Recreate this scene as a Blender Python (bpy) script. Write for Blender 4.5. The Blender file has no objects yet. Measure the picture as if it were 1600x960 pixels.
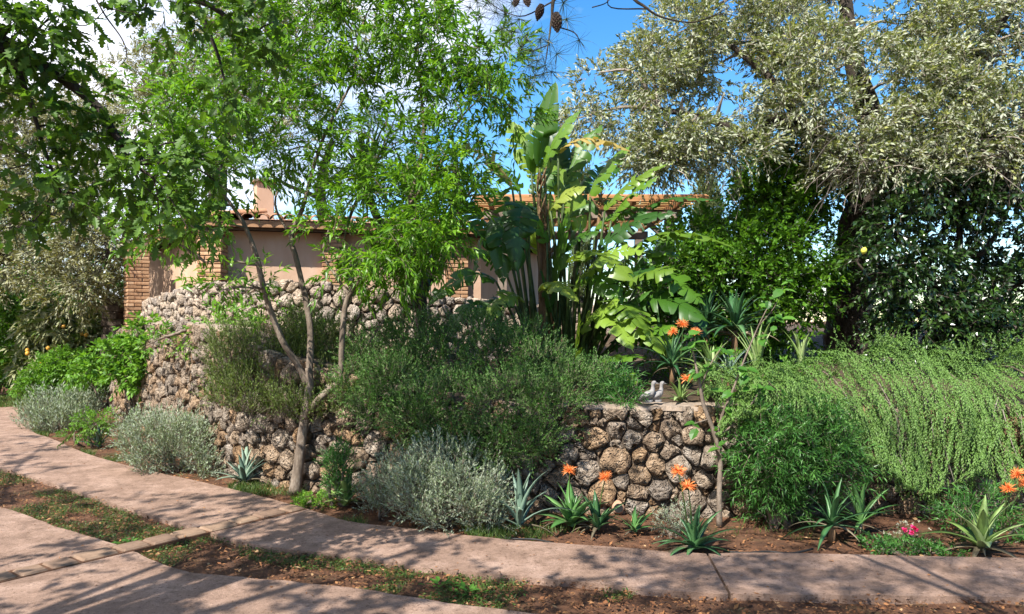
import bpy, math, random
import numpy as np
from mathutils import Vector, Matrix

rad = math.radians
SC = bpy.context.scene
COL = SC.collection

# ------------------------------------------------------------------ camera, sky, sun, exposure
EYE, FPX, HOR = 1.6, 1200.0, 500.0          # eye height (m), focal length and horizon row in photo pixels (1600 wide)
cam_d = bpy.data.cameras.new('camera')
cam = bpy.data.objects.new('camera', cam_d); COL.objects.link(cam)
cam.location = (0, 0, EYE); cam.rotation_euler = (rad(90), 0, 0)
cam_d.sensor_width = 36; cam_d.lens = 36 * FPX / 1600
cam_d.shift_y = 20 / 1600; cam_d.clip_start = 0.05; cam_d.clip_end = 2000
SC.camera = cam

SUN_AZ, SUN_EL = rad(212), rad(50)           # azimuth clockwise from +Y (away from the camera)
to_sun = Vector((math.sin(SUN_AZ) * math.cos(SUN_EL), math.cos(SUN_AZ) * math.cos(SUN_EL), math.sin(SUN_EL)))
world = bpy.data.worlds.new('World'); SC.world = world; world.use_nodes = True
wn, wl = world.node_tree.nodes, world.node_tree.links
wn.clear()
sky = wn.new('ShaderNodeTexSky'); sky.sky_type = 'NISHITA'; sky.sun_disc = False
sky.sun_elevation = SUN_EL; sky.sun_rotation = SUN_AZ
sky.air_density = 1.0; sky.dust_density = 0.15; sky.ozone_density = 2.5
tc = wn.new('ShaderNodeTexCoord')
mp = wn.new('ShaderNodeMapping'); mp.inputs['Location'].default_value = (3.52, 0.4, 0.2); mp.inputs['Scale'].default_value = (1, 1, 1.6)
nz = wn.new('ShaderNodeTexNoise'); nz.inputs['Scale'].default_value = 1.5; nz.inputs['Detail'].default_value = 9; nz.inputs['Roughness'].default_value = 0.55
rp = wn.new('ShaderNodeValToRGB'); rp.color_ramp.elements[0].position = 0.50; rp.color_ramp.elements[1].position = 0.66
mx = wn.new('ShaderNodeMix'); mx.data_type = 'RGBA'
hs = wn.new('ShaderNodeHueSaturation'); hs.inputs['Saturation'].default_value = 1.35
bg = wn.new('ShaderNodeBackground'); bg.inputs['Strength'].default_value = 0.11
wo = wn.new('ShaderNodeOutputWorld')
mx.inputs['B'].default_value = (6.6, 6.7, 7.4, 1)
wl.new(tc.outputs['Generated'], mp.inputs['Vector']); wl.new(mp.outputs['Vector'], nz.inputs['Vector'])
sep = wn.new('ShaderNodeSeparateXYZ'); wl.new(tc.outputs['Generated'], sep.inputs[0])
m1 = wn.new('ShaderNodeMath'); m1.operation = 'MULTIPLY_ADD'; m1.inputs[1].default_value = -0.42; wl.new(sep.outputs['X'], m1.inputs[0]); wl.new(nz.outputs['Fac'], m1.inputs[2])
wl.new(m1.outputs[0], rp.inputs['Fac']); wl.new(rp.outputs['Color'], mx.inputs['Factor'])
wl.new(sky.outputs['Color'], hs.inputs['Color']); wl.new(hs.outputs['Color'], mx.inputs['A'])
wl.new(mx.outputs['Result'], bg.inputs['Color']); wl.new(bg.outputs['Background'], wo.inputs['Surface'])

sun_d = bpy.data.lights.new('sun', 'SUN'); sun_d.energy = 5.0; sun_d.angle = rad(0.5); sun_d.color = (1.0, 0.955, 0.88)
sun = bpy.data.objects.new('sun', sun_d); COL.objects.link(sun)
sun.rotation_euler = to_sun.to_track_quat('Z', 'Y').to_euler()
vs = SC.view_settings
vs.view_transform = 'Standard'; vs.look = 'None'; vs.gamma = 1.0; vs.exposure = 1.22; vs.use_curve_mapping = False
SC.cycles.max_bounces = 8; SC.cycles.transmission_bounces = 6; SC.cycles.transparent_max_bounces = 6

# ------------------------------------------------------------------ helpers
R = np.random.default_rng(7)

def P(px, py, Y):
    """photo pixel + distance -> world point"""
    return Vector(((px - 800) / FPX * Y, Y, EYE - (py - HOR) / FPX * Y))

def G(px, py, z=0.0):
    """photo pixel on level ground at height z"""
    Y = (EYE - z) * FPX / (py - HOR)
    return Vector(((px - 800) / FPX * Y, Y, z))

def m2(px, Y):
    return px / FPX * Y

def tag(o, label=None, cat=None, group=None, kind=None):
    if label: o['label'] = label
    if cat: o['category'] = cat
    if group: o['group'] = group
    if kind: o['kind'] = kind
    return o

def empty(name, loc, label=None, cat=None, group=None, kind=None, rz=0.0):
    o = bpy.data.objects.new(name, None); COL.objects.link(o)
    o.location = loc; o.rotation_euler = (0, 0, rz); o.empty_display_size = 0.1
    o['_w'] = 1
    del o['_w']
    return tag(o, label, cat, group, kind)

def link(name, me, parent=None, mats=(), smooth=None, world_space=True):
    """one mesh object; world_space meshes hang under their parent without moving"""
    o = bpy.data.objects.new(name, me); COL.objects.link(o)
    if mats and not me.materials:
        for m in mats: me.materials.append(m)
    if smooth is not None:
        me.polygons.foreach_set('use_smooth', [smooth] * len(me.polygons))
    if parent is not None:
        o.parent = parent
        if world_space:
            Mx = Matrix.Identity(4); q = parent
            while q is not None:
                Mx = (Matrix.LocRotScale(q.location, q.rotation_euler, q.scale)) @ Mx
                q = q.parent
            o.matrix_parent_inverse = Mx.inverted()
    return o

def pmesh(name, verts, faces, tint=None, midx=None):
    me = bpy.data.meshes.new(name)
    me.from_pydata([tuple(v) for v in verts], [], faces)
    if tint is not None:
        a = me.attributes.new('tint', 'FLOAT', 'POINT')
        a.data.foreach_set('value', np.broadcast_to(np.asarray(tint, dtype=np.float32), (len(verts),)).copy())
    if midx is not None:
        me.polygons.foreach_set('material_index', midx)
    me.update()
    return me

class Soup:
    """triangles gathered as numpy blocks -> one mesh"""
    def __init__(s): s.v = []; s.f = []; s.t = []; s.m = []; s.n = 0
    def add(s, v, f, tint, mi=0):
        v = np.asarray(v, dtype=np.float32).reshape(-1, 3); f = np.asarray(f, dtype=np.int32).reshape(-1, 3)
        s.v.append(v); s.f.append(f + s.n)
        s.t.append(np.broadcast_to(np.asarray(tint, dtype=np.float32), (len(v),)))
        s.m.append(np.full(len(f), mi, dtype=np.int32)); s.n += len(v)
    def build(s, name, mats, parent=None, smooth=False):
        v = np.concatenate(s.v); f = np.concatenate(s.f); t = np.concatenate(s.t); m = np.concatenate(s.m)
        me = bpy.data.meshes.new(name)
        me.vertices.add(len(v)); me.vertices.foreach_set('co', v.ravel())
        me.loops.add(f.size); me.loops.foreach_set('vertex_index', f.ravel())
        me.polygons.add(len(f)); me.polygons.foreach_set('loop_start', np.arange(0, f.size, 3, dtype=np.int32))
        for q in mats: me.materials.append(q)
        me.polygons.foreach_set('material_index', m)
        me.polygons.foreach_set('use_smooth', np.full(len(f), smooth))
        a = me.attributes.new('tint', 'FLOAT', 'POINT'); a.data.foreach_set('value', np.ascontiguousarray(t))
        me.update(calc_edges=True); me.validate()
        return link(name, me, parent)

def catmull(pts, n):
    """pts: rows of any width, resampled to n per span"""
    p = np.asarray(pts, dtype=float)
    p = np.vstack([2 * p[0] - p[1], p, 2 * p[-1] - p[-2]])
    out = []
    for i in range(1, len(p) - 2):
        a, b, c, d = p[i - 1], p[i], p[i + 1], p[i + 2]
        for t in np.linspace(0, 1, n, endpoint=False):
            out.append(0.5 * ((2 * b) + (-a + c) * t + (2 * a - 5 * b + 4 * c - d) * t * t + (-a + 3 * b - 3 * c + d) * t ** 3))
    out.append(p[-2])
    return np.array(out)

def tube_geo(path, sides=8, wob=0.0, rng=R):
    """path rows x y z r -> verts, tri faces"""
    path = np.asarray(path, dtype=float); n = len(path)
    v = []; f = []
    t = np.gradient(path[:, :3], axis=0)
    ref = np.array([0.31, 0.92, 0.23])
    a0 = None
    for i in range(n):
        d = t[i] / (np.linalg.norm(t[i]) + 1e-9)
        if a0 is None:
            a = np.cross(d, ref)
            if np.linalg.norm(a) < .1: a = np.cross(d, [1, 0, 0])
        else:
            a = a0 - d * np.dot(a0, d)
        a /= np.linalg.norm(a); a0 = a
        b = np.cross(d, a)
        for k in range(sides):
            ang = 2 * math.pi * k / sides
            r = path[i, 3] * (1 + wob * rng.uniform(-1, 1))
            v.append(path[i, :3] + r * (math.cos(ang) * a + math.sin(ang) * b))
    for i in range(n - 1):
        for k in range(sides):
            k2 = (k + 1) % sides
            A, B, C_, D = i * sides + k, i * sides + k2, (i + 1) * sides + k2, (i + 1) * sides + k
            f += [(A, B, C_), (A, C_, D)]
    c0 = len(v); v.append(path[0, :3]); c1 = len(v); v.append(path[-1, :3])
    for k in range(sides):
        k2 = (k + 1) % sides
        f.append((c0, k2, k)); f.append((c1, (n - 1) * sides + k, (n - 1) * sides + k2))
    return np.array(v), f

def tube(name, path, mat, parent=None, sides=8, wob=0.06, tint=0.5):
    v, f = tube_geo(path, sides, wob)
    return link(name, pmesh(name, v, f, tint), parent, (mat,), True)

def limb(pts, span=5):
    """pts: (px,py,Y,radius m) rows -> resampled world path"""
    rows = [list(P(a, b, c)) + [r] for a, b, c, r in pts]
    return catmull(rows, span)

def box_mesh(name, sx, sy, sz, bev=0.0, tint=0.5):
    """box with chamfered edges, base at z=0 centred in xy"""
    x, y = sx / 2, sy / 2; b = bev
    if b <= 0:
        v = [(-x, -y, 0), (x, -y, 0), (x, y, 0), (-x, y, 0), (-x, -y, sz), (x, -y, sz), (x, y, sz), (-x, y, sz)]
        f = [(0, 3, 2, 1), (4, 5, 6, 7), (0, 1, 5, 4), (1, 2, 6, 5), (2, 3, 7, 6), (3, 0, 4, 7)]
        return pmesh(name, v, f, tint)
    lv = [(0, b), (b, 0), (sz - b, 0), (sz, b)]
    v = []; f = []
    for z, i in lv:
        X, Y = x - i, y - i
        v += [(-X + b, -Y, z), (X - b, -Y, z), (X, -Y + b, z), (X, Y - b, z), (X - b, Y, z), (-X + b, Y, z), (-X, Y - b, z), (-X, -Y + b, z)]
    for l in range(3):
        for k in range(8):
            k2 = (k + 1) % 8
            f.append((l * 8 + k, l * 8 + k2, (l + 1) * 8 + k2, (l + 1) * 8 + k))
    f.append(tuple(range(7, -1, -1))); f.append(tuple(range(24, 32)))
    return pmesh(name, v, f, tint)

# ------------------------------------------------------------------ materials
def new_mat(name):
    m = bpy.data.materials.new(name); m.use_nodes = True
    n = m.node_tree.nodes; n.clear()
    return m, n, m.node_tree.links

def ramp(n, cols, pos=None):
    r = n.new('ShaderNodeValToRGB'); e = r.color_ramp.elements
    k = len(cols); pos = pos or [i / (k - 1) for i in range(k)]
    while len(e) < k: e.new(0.5)
    for i in range(k):
        e[i].position = pos[i]; e[i].color = (*cols[i], 1)
    return r

def leaf_mat(name, cols, trans=0.35, rough=0.45, back=None, spec=0.35, rand=False, tgain=1.25):
    m, n, l = new_mat(name)
    if rand:
        a = n.new('ShaderNodeObjectInfo'); src = a.outputs['Random']
    else:
        a = n.new('ShaderNodeAttribute'); a.attribute_name = 'tint'; src = a.outputs['Fac']
    r = ramp(n, cols); l.new(src, r.inputs['Fac'])
    col = r.outputs['Color']
    if back is not None:
        g = n.new('ShaderNodeNewGeometry'); mix = n.new('ShaderNodeMix'); mix.data_type = 'RGBA'
        mix.inputs['B'].default_value = (*back, 1)
        l.new(g.outputs['Backfacing'], mix.inputs['Factor']); l.new(col, mix.inputs['A']); col = mix.outputs['Result']
    p = n.new('ShaderNodeBsdfPrincipled'); p.inputs['Roughness'].default_value = rough
    p.inputs['Specular IOR Level'].default_value = spec
    t = n.new('ShaderNodeBsdfTranslucent')
    g2 = n.new('ShaderNodeMix'); g2.data_type = 'RGBA'; g2.blend_type = 'MULTIPLY'; g2.inputs['Factor'].default_value = 1
    g2.inputs['B'].default_value = (tgain * 1.15, tgain * 1.1, tgain * 0.55, 1)
    l.new(col, g2.inputs['A']); l.new(g2.outputs['Result'], t.inputs['Color'])
    l.new(col, p.inputs['Base Color'])
    x = n.new('ShaderNodeMixShader'); x.inputs['Fac'].default_value = trans
    o = n.new('ShaderNodeOutputMaterial')
    l.new(p.outputs[0], x.inputs[1]); l.new(t.outputs[0], x.inputs[2]); l.new(x.outputs[0], o.inputs['Surface'])
    return m

def noise_mat(name, cols, scale=6.0, rough=0.85, bump=0.3, bscale=None, detail=8, pits=0.0, pscale=40, tintcols=None, grit=None,
              dist=0.02, stretch=(1, 1, 1), pos=None, spots=None, spec=0.3):
    """mottled matte surface: colour noise, fine relief, optional pits, optional per-piece tint, optional layer of stains or painted pit shade"""
    m, n, l = new_mat(name)
    t = n.new('ShaderNodeTexCoord'); mp_ = n.new('ShaderNodeMapping'); mp_.inputs['Scale'].default_value = stretch
    l.new(t.outputs['Object'], mp_.inputs['Vector'])
    a = n.new('ShaderNodeTexNoise'); a.inputs['Scale'].default_value = scale; a.inputs['Detail'].default_value = detail; a.inputs['Roughness'].default_value = .62
    l.new(mp_.outputs[0], a.inputs['Vector'])
    r = ramp(n, cols, pos or [0.28 + 0.44 * i / (len(cols) - 1) for i in range(len(cols))]); l.new(a.outputs['Fac'], r.inputs['Fac'])
    col = r.outputs['Color']
    if tintcols:
        at = n.new('ShaderNodeAttribute'); at.attribute_name = 'tint'
        r2 = ramp(n, tintcols); l.new(at.outputs['Fac'], r2.inputs['Fac'])
        mix = n.new('ShaderNodeMix'); mix.data_type = 'RGBA'; mix.blend_type = 'MULTIPLY'; mix.inputs['Factor'].default_value = 1
        l.new(col, mix.inputs['A']); l.new(r2.outputs['Color'], mix.inputs['B']); col = mix.outputs['Result']
    if spots:
        sc_, lo, hi, sc_col = spots
        b_ = n.new('ShaderNodeTexNoise'); b_.inputs['Scale'].default_value = sc_; b_.inputs['Detail'].default_value = 6; b_.inputs['Roughness'].default_value = .7
        l.new(mp_.outputs[0], b_.inputs['Vector'])
        mr = n.new('ShaderNodeMapRange'); mr.inputs['From Min'].default_value = lo; mr.inputs['From Max'].default_value = hi
        l.new(b_.outputs['Fac'], mr.inputs['Value'])
        mix = n.new('ShaderNodeMix'); mix.data_type = 'RGBA'; mix.inputs['B'].default_value = (*sc_col, 1)
        l.new(mr.outputs['Result'], mix.inputs['Factor']); l.new(col, mix.inputs['A']); col = mix.outputs['Result']
    if grit:
        gs, lo_c, hi_c = grit
        gn = n.new('ShaderNodeTexNoise'); gn.inputs['Scale'].default_value = gs; gn.inputs['Detail'].default_value = 3; gn.inputs['Roughness'].default_value = .8
        l.new(mp_.outputs[0], gn.inputs['Vector'])
        gr = ramp(n, [lo_c, (1, 1, 1), (1, 1, 1), hi_c], [.34, .44, .58, .70]); l.new(gn.outputs['Fac'], gr.inputs['Fac'])
        mix = n.new('ShaderNodeMix'); mix.data_type = 'RGBA'; mix.blend_type = 'MULTIPLY'; mix.inputs['Factor'].default_value = 1
        l.new(col, mix.inputs['A']); l.new(gr.outputs['Color'], mix.inputs['B']); col = mix.outputs['Result']
    p = n.new('ShaderNodeBsdfPrincipled'); p.inputs['Roughness'].default_value = rough; p.inputs['Specular IOR Level'].default_value = spec
    l.new(col, p.inputs['Base Color'])
    b = n.new('ShaderNodeTexNoise'); b.inputs['Scale'].default_value = bscale or scale * 4; b.inputs['Detail'].default_value = 8; b.inputs['Roughness'].default_value = .7
    l.new(mp_.outputs[0], b.inputs['Vector'])
    h = b.outputs['Fac']
    if pits:
        vo = n.new('ShaderNodeTexVoronoi'); vo.inputs['Scale'].default_value = pscale
        nz2 = n.new('ShaderNodeTexNoise'); nz2.inputs['Scale'].default_value = pscale * .5
        l.new(mp_.outputs[0], nz2.inputs['Vector'])
        mv = n.new('ShaderNodeMix'); mv.data_type = 'VECTOR'; mv.inputs['Factor'].default_value = .12
        l.new(mp_.outputs[0], mv.inputs['A']); l.new(nz2.outputs['Color'], mv.inputs['B']); l.new(mv.outputs['Result'], vo.inputs['Vector'])
        mr2 = n.new('ShaderNodeMapRange'); mr2.inputs['From Max'].default_value = .55; mr2.inputs['To Max'].default_value = pits
        l.new(vo.outputs['Distance'], mr2.inputs['Value'])
        ad = n.new('ShaderNodeMath'); ad.operation = 'ADD'; l.new(h, ad.inputs[0]); l.new(mr2.outputs['Result'], ad.inputs[1]); h = ad.outputs[0]
    bu = n.new('ShaderNodeBump'); bu.inputs['Strength'].default_value = bump; bu.inputs['Distance'].default_value = dist
    l.new(h, bu.inputs['Height']); l.new(bu.outputs['Normal'], p.inputs['Normal'])
    o = n.new('ShaderNodeOutputMaterial'); l.new(p.outputs[0], o.inputs['Surface'])
    return m

M = {}
M['soil'] = noise_mat('soil', [(.035, .018, .010), (.10, .045, .022), (.17, .085, .045)], 7, .95, .8, 45, dist=.03, spots=(2.2, .55, .7, (.055, .05, .018)))
M['terrace'] = noise_mat('terrace_soil', [(.03, .02, .012), (.07, .045, .025), (.11, .08, .05)], 6, .95, .8, 40, dist=.03)
M['concrete'] = noise_mat('rosy_concrete', [(.155, .098, .070), (.24, .155, .112), (.33, .225, .172)], 3.2, .92, .9, 120, dist=.010, spots=(9, .50, .72, (.13, .080, .055)), grit=(48, (.45, .4, .36), (1.5, 1.5, 1.5)))
M['paver'] = noise_mat('paver', [(.12, .078, .055), (.2, .135, .098), (.28, .2, .15)], 7, .9, .5, 60, dist=.008, tintcols=[(.75, .7, .65), (1.15, 1.12, 1.0)])
M['lime'] = noise_mat('limestone', [(.09, .066, .048), (.30, .245, .19), (.54, .48, .41)], 15, .9, 1.0, 30, pits=.9, pscale=34, dist=.06,
                      tintcols=[(.68, .66, .66), (1.0, .97, .95), (1.12, .84, .56), (1.1, 1.05, 1.0), (.9, .88, .86)], spots=(14, .60, .72, (.04, .035, .03)))  # dark spots put the shade of pits into the stone colour
M['grey_lime'] = noise_mat('grey_limestone', [(.17, .135, .105), (.37, .315, .26), (.54, .48, .42)], 10, .9, .9, 34, pits=.6, pscale=30, dist=.05,
                           tintcols=[(.7, .68, .68), (1.0, .96, .92), (1.1, .98, .84), (1.15, 1.12, 1.1)])
M['mortar'] = noise_mat('mortar', [(.03, .022, .016), (.07, .052, .038), (.11, .085, .06)], 12, .95, .7, 50, dist=.02)
M['cap'] = noise_mat('cap', [(.16, .12, .085), (.26, .2, .15), (.36, .29, .23)], 9, .9, .6, 40, dist=.015)
M['plaster'] = noise_mat('pink_plaster', [(.40, .25, .165), (.47, .31, .21), (.52, .37, .27)], 2.5, .9, .25, 60, dist=.006, stretch=(1, 1, .45))
M['brick'] = noise_mat('brick', [(.30, .17, .09), (.42, .26, .15), (.50, .35, .22)], 14, .9, .5, 70, dist=.008, tintcols=[(.7, .62, .55), (1.05, 1, .95)])
M['joint'] = noise_mat('brick_joint', [(.16, .11, .075), (.24, .17, .12)], 20, .95, .4, 80, dist=.006)
M['tile'] = noise_mat('roof_tile', [(.27, .135, .075), (.38, .21, .125), (.46, .31, .21)], 8, .85, .4, 60, dist=.006, tintcols=[(.75, .7, .66), (1.1, 1.05, 1)])
M['fascia'] = noise_mat('fascia_wood', [(.22, .11, .05), (.33, .18, .09), (.40, .24, .13)], 5, .7, .3, 40, stretch=(1, 1, 8))
M['wood'] = noise_mat('orange_wood', [(.24, .10, .035), (.36, .17, .065), (.44, .25, .12)], 5, .7, .3, 40, stretch=(1, 6, 6), dist=.006)
M['soffit'] = noise_mat('soffit_wood', [(.05, .03, .018), (.09, .055, .032), (.13, .08, .05)], 6, .85, .4, 50, dist=.006)
M['greywood'] = noise_mat('weathered_wood', [(.10, .075, .055), (.18, .14, .11), (.26, .21, .17)], 6, .85, .4, 50, dist=.006)
M['reed'] = noise_mat('reed', [(.36, .21, .07), (.52, .34, .14), (.60, .45, .23)], 30, .8, .3, 60, dist=.006)
M['bark'] = noise_mat('bark', [(.06, .045, .035), (.15, .115, .085), (.26, .21, .165)], 16, .9, .7, 55, stretch=(1, 1, .35), dist=.02)
M['palebark'] = noise_mat('pale_bark', [(.06, .045, .034), (.15, .115, .085), (.30, .25, .2)], 18, .9, .6, 60, stretch=(1, 1, .4), dist=.015)
M['darkbark'] = noise_mat('dark_bark', [(.02, .016, .012), (.045, .035, .027), (.09, .07, .055)], 13, .95, .8, 40, stretch=(1, 1, .35), dist=.03)
M['twig'] = noise_mat('dry_twig', [(.16, .13, .10), (.28, .24, .20)], 12, .9, .3)
M['stone_white'] = noise_mat('pale_stone', [(.13, .12, .11), (.22, .205, .195), (.30, .285, .275)], 22, .85, .3, 70, dist=.006)
M['hose'] = noise_mat('hose', [(.012, .012, .012), (.025, .024, .022)], 20, .5, .1)
M['clay'] = noise_mat('clay', [(.30, .17, .10), (.42, .26, .17)], 15, .9, .4)
M['cone'] = noise_mat('cone', [(.015, .010, .008), (.045, .028, .02)], 30, .8, .4)

M['peachobj'] = leaf_mat('peach_leaf_single', [(.042, .105, .006), (.095, .23, .012), (.19, .36, .026)], .45, .38, rand=True)
M['peach'] = leaf_mat('peach_leaf', [(.042, .105, .006), (.095, .23, .012), (.19, .36, .026)], .45, .38)
M['oak'] = leaf_mat('oak_leaf', [(.032, .072, .010), (.07, .15, .017), (.13, .25, .030)], .45, .5)
M['oakobj'] = leaf_mat('oak_leaf_single', [(.032, .072, .010), (.07, .15, .017), (.13, .25, .030)], .45, .5, rand=True)
M['olive'] = leaf_mat('olive_leaf', [(.050, .078, .024), (.15, .19, .06), (.40, .42, .14)], .27, .5, back=(.33, .35, .25))
M['greyolive'] = leaf_mat('grey_olive_leaf', [(.07, .078, .026), (.17, .175, .06), (.32, .31, .12)], .25, .55, back=(.28, .28, .17))
M['citrus'] = leaf_mat('citrus_leaf', [(.008, .022, .007), (.018, .045, .010), (.05, .10, .016)], .18, .28, spec=.6)
M['laurel'] = leaf_mat('laurel_leaf', [(.028, .075, .007), (.065, .165, .012), (.13, .27, .022)], .36, .38)
M['cypress'] = leaf_mat('cypress_leaf', [(.04, .06, .02), (.08, .11, .035), (.13, .16, .05)], .15, .7)
M['rosemary'] = leaf_mat('rosemary_leaf', [(.020, .066, .009), (.048, .132, .018), (.105, .235, .04)], .22, .55, back=(.09, .17, .04))
M['rosegold'] = leaf_mat('yellow_rosemary_leaf', [(.035, .065, .010), (.085, .135, .018), (.18, .25, .045)], .25, .55, back=(.13, .18, .05))
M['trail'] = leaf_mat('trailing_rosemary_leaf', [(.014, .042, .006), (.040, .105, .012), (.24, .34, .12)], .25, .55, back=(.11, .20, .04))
M['lavender'] = leaf_mat('lavender_leaf', [(.07, .11, .045), (.19, .255, .125), (.40, .46, .30)], .15, .6, back=(.24, .28, .2))
M['narrow'] = leaf_mat('narrow_shrub_leaf', [(.022, .075, .014), (.05, .15, .026), (.10, .24, .045)], .28, .4)
M['lime_green'] = leaf_mat('lime_leaf', [(.05, .13, .012), (.11, .25, .022), (.19, .35, .045)], .4, .45)
M['loquat'] = leaf_mat('loquat_leaf', [(.04, .085, .016), (.10, .16, .03), (.22, .26, .08)], .25, .5, back=(.25, .26, .12))
M['hedge'] = leaf_mat('hedge_leaf', [(.03, .08, .01), (.065, .17, .018), (.14, .29, .03)], .34, .45)
M['grass'] = leaf_mat('grass_blade', [(.025, .055, .010), (.055, .11, .017), (.15, .17, .045)], .3, .5)
M['litter'] = leaf_mat('litter_leaf', [(.05, .022, .010), (.15, .06, .022), (.26, .12, .045), (.40, .27, .14)], .08, .8)
M['needle'] = leaf_mat('pine_needle', [(.016, .032, .014), (.03, .055, .022), (.06, .09, .035)], .12, .5)
M['agave'] = leaf_mat('agave_leaf', [(.045, .13, .03), (.075, .18, .045), (.12, .24, .075)], .08, .38, rand=True, spec=.45)
M['blueagave'] = leaf_mat('blue_agave_leaf', [(.10, .16, .12), (.15, .22, .16), (.21, .28, .2)], .06, .45, rand=True)
M['paleagave'] = leaf_mat('pale_agave_leaf', [(.13, .21, .05), (.20, .30, .09), (.30, .38, .16)], .1, .4, rand=True)
M['aloe'] = leaf_mat('aloe_leaf', [(.025, .085, .03), (.05, .13, .045), (.09, .19, .07)], .08, .35, rand=True, spec=.45)
M['yucca'] = leaf_mat('yucca_leaf', [(.014, .035, .012), (.03, .07, .018), (.06, .12, .03)], .1, .35, rand=True, spec=.5)
M['deadleaf'] = leaf_mat('dead_yucca_leaf', [(.08, .065, .04), (.16, .13, .08), (.26, .21, .14)], .1, .7, rand=True)
M['strel'] = leaf_mat('strelitzia_leaf', [(.035, .10, .010), (.08, .18, .014), (.22, .33, .04)], .36, .42, spec=.4, rand=True)
M['strelpale'] = leaf_mat('pale_strelitzia_leaf', [(.085, .165, .018), (.15, .23, .025), (.25, .30, .05)], .36, .35, rand=True)
M['streldark'] = leaf_mat('dark_strelitzia_leaf', [(.018, .06, .010), (.032, .095, .014), (.055, .13, .018)], .28, .42, spec=.4, rand=True)
M['streldry'] = leaf_mat('dry_strelitzia_leaf', [(.28, .15, .04), (.36, .22, .06), (.30, .26, .07)], .3, .6, rand=True)
M['stalk'] = noise_mat('stalk', [(.02, .035, .009), (.045, .075, .016), (.09, .12, .03)], 9, .5, .15)
M['fibre'] = noise_mat('fibre', [(.07, .042, .022), (.17, .10, .05), (.28, .18, .09)], 12, .9, .6, stretch=(3, 3, .5))
M['orange'] = leaf_mat('orange_flower', [(.66, .17, .035), (.78, .27, .08), (.84, .38, .15)], .25, .5)
M['fruit'] = noise_mat('fruit', [(.50, .24, .03), (.60, .32, .05)], 12, .5, .05)
M['lemon'] = noise_mat('lemon', [(.55, .52, .06), (.68, .64, .1)], 12, .45, .1)
M['pink'] = leaf_mat('pink_flower', [(.62, .02, .12), (.75, .04, .2), (.8, .10, .3)], .25, .5)
M['seedhead'] = leaf_mat('seed_head', [(.25, .25, .16), (.38, .36, .25), (.5, .48, .36)], .15, .7)
M['fig'] = leaf_mat('fig_leaf', [(.03, .10, .012), (.06, .17, .02), (.11, .25, .035)], .4, .45, rand=True)

# ------------------------------------------------------------------ leaf machinery
TPL = {
    'lance': (np.array([(0, 0, 0), (.35, -.5, .05), (.4, 0, 0), (.35, .5, .05), (1, 0, -.16)], float),
              [(0, 1, 2), (0, 2, 3), (1, 4, 2), (2, 4, 3)]),
    'broad': (np.array([(0, 0, 0), (.42, -.5, .06), (.48, 0, 0), (.42, .5, .06), (1, 0, -.14)], float),
              [(0, 1, 2), (0, 2, 3), (1, 4, 2), (2, 4, 3)]),
    'diamond': (np.array([(0, 0, 0), (.45, -.5, .04), (.45, .5, .04), (1, 0, -.06)], float), [(0, 1, 2), (1, 3, 2)]),
    'blade': (np.array([(0, -.5, 0), (0, .5, 0), (.6, -.3, .02), (.6, .3, .02), (1, 0, -.2)], float), [(0, 2, 1), (1, 2, 3), (2, 4, 3)]),
    'oval': (np.array([(0, 0, 0), (.25, -.42, .06), (.25, .42, .06), (.45, 0, 0), (.65, -.42, .03), (.65, .42, .03), (1, 0, -.12)], float),
             [(0, 1, 3), (0, 3, 2), (1, 4, 3), (3, 5, 2), (4, 6, 3), (3, 6, 5)]),
}
_lob = [(0, 0), (.12, .10), (.20, .30), (.30, .16), (.42, .46), (.52, .20), (.66, .42), (.76, .18), (.88, .22), (1, 0)]
_ov = [(a, b, .10 * abs(b)) for a, b in _lob] + [(a, -b, .10 * abs(b)) for a, b in _lob[-2:0:-1]]
_n = len(_ov)
TPL['oak'] = (np.array(_ov + [(.5, 0, -.02)], float), [(i, _n, (i + 1) % _n) for i in range(_n)])

def unit(a):
    return a / (np.linalg.norm(a, axis=-1, keepdims=True) + 1e-9)

def leaf_block(soup, tpl, pos, d, nh, L, W, tint, mi=0):
    tv, tf = TPL[tpl]
    d = unit(d); s = unit(np.cross(d, nh)); nn = np.cross(s, d)
    L = np.asarray(L)[:, None, None]; W = np.asarray(W)[:, None, None]
    v = pos[:, None, :] + d[:, None, :] * tv[None, :, 0:1] * L + s[:, None, :] * tv[None, :, 1:2] * W + nn[:, None, :] * tv[None, :, 2:3] * L
    N, k = len(pos), len(tv)
    f = np.asarray(tf)[None, :, :] + (np.arange(N) * k)[:, None, None]
    soup.add(v.reshape(-1, 3), f.reshape(-1, 3), np.repeat(tint, k), mi)

def noise3(p, s, seed=0.0):
    q = p * s + seed
    return (np.sin(q[:, 0] * 1.7 + 1.3 * np.sin(q[:, 1] * 1.1)) + np.sin(q[:, 1] * 1.9 + 1.7 * np.sin(q[:, 2] * .9 + 2)) +
            np.sin(q[:, 2] * 2.1 + 1.1 * np.sin(q[:, 0] * 1.3 + 4))) / 3

def C(px, py, Y, rx, ry=None, ry_depth=None):
    """cluster given in photo pixels at distance Y; ry_depth in metres"""
    c = P(px, py, Y); k = Y / FPX
    ry = rx if ry is None else ry
    dy = ry_depth if ry_depth is not None else max(rx, ry) * k * .9
    return (c.x, c.y, c.z, rx * k, dy, ry * k)

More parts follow.
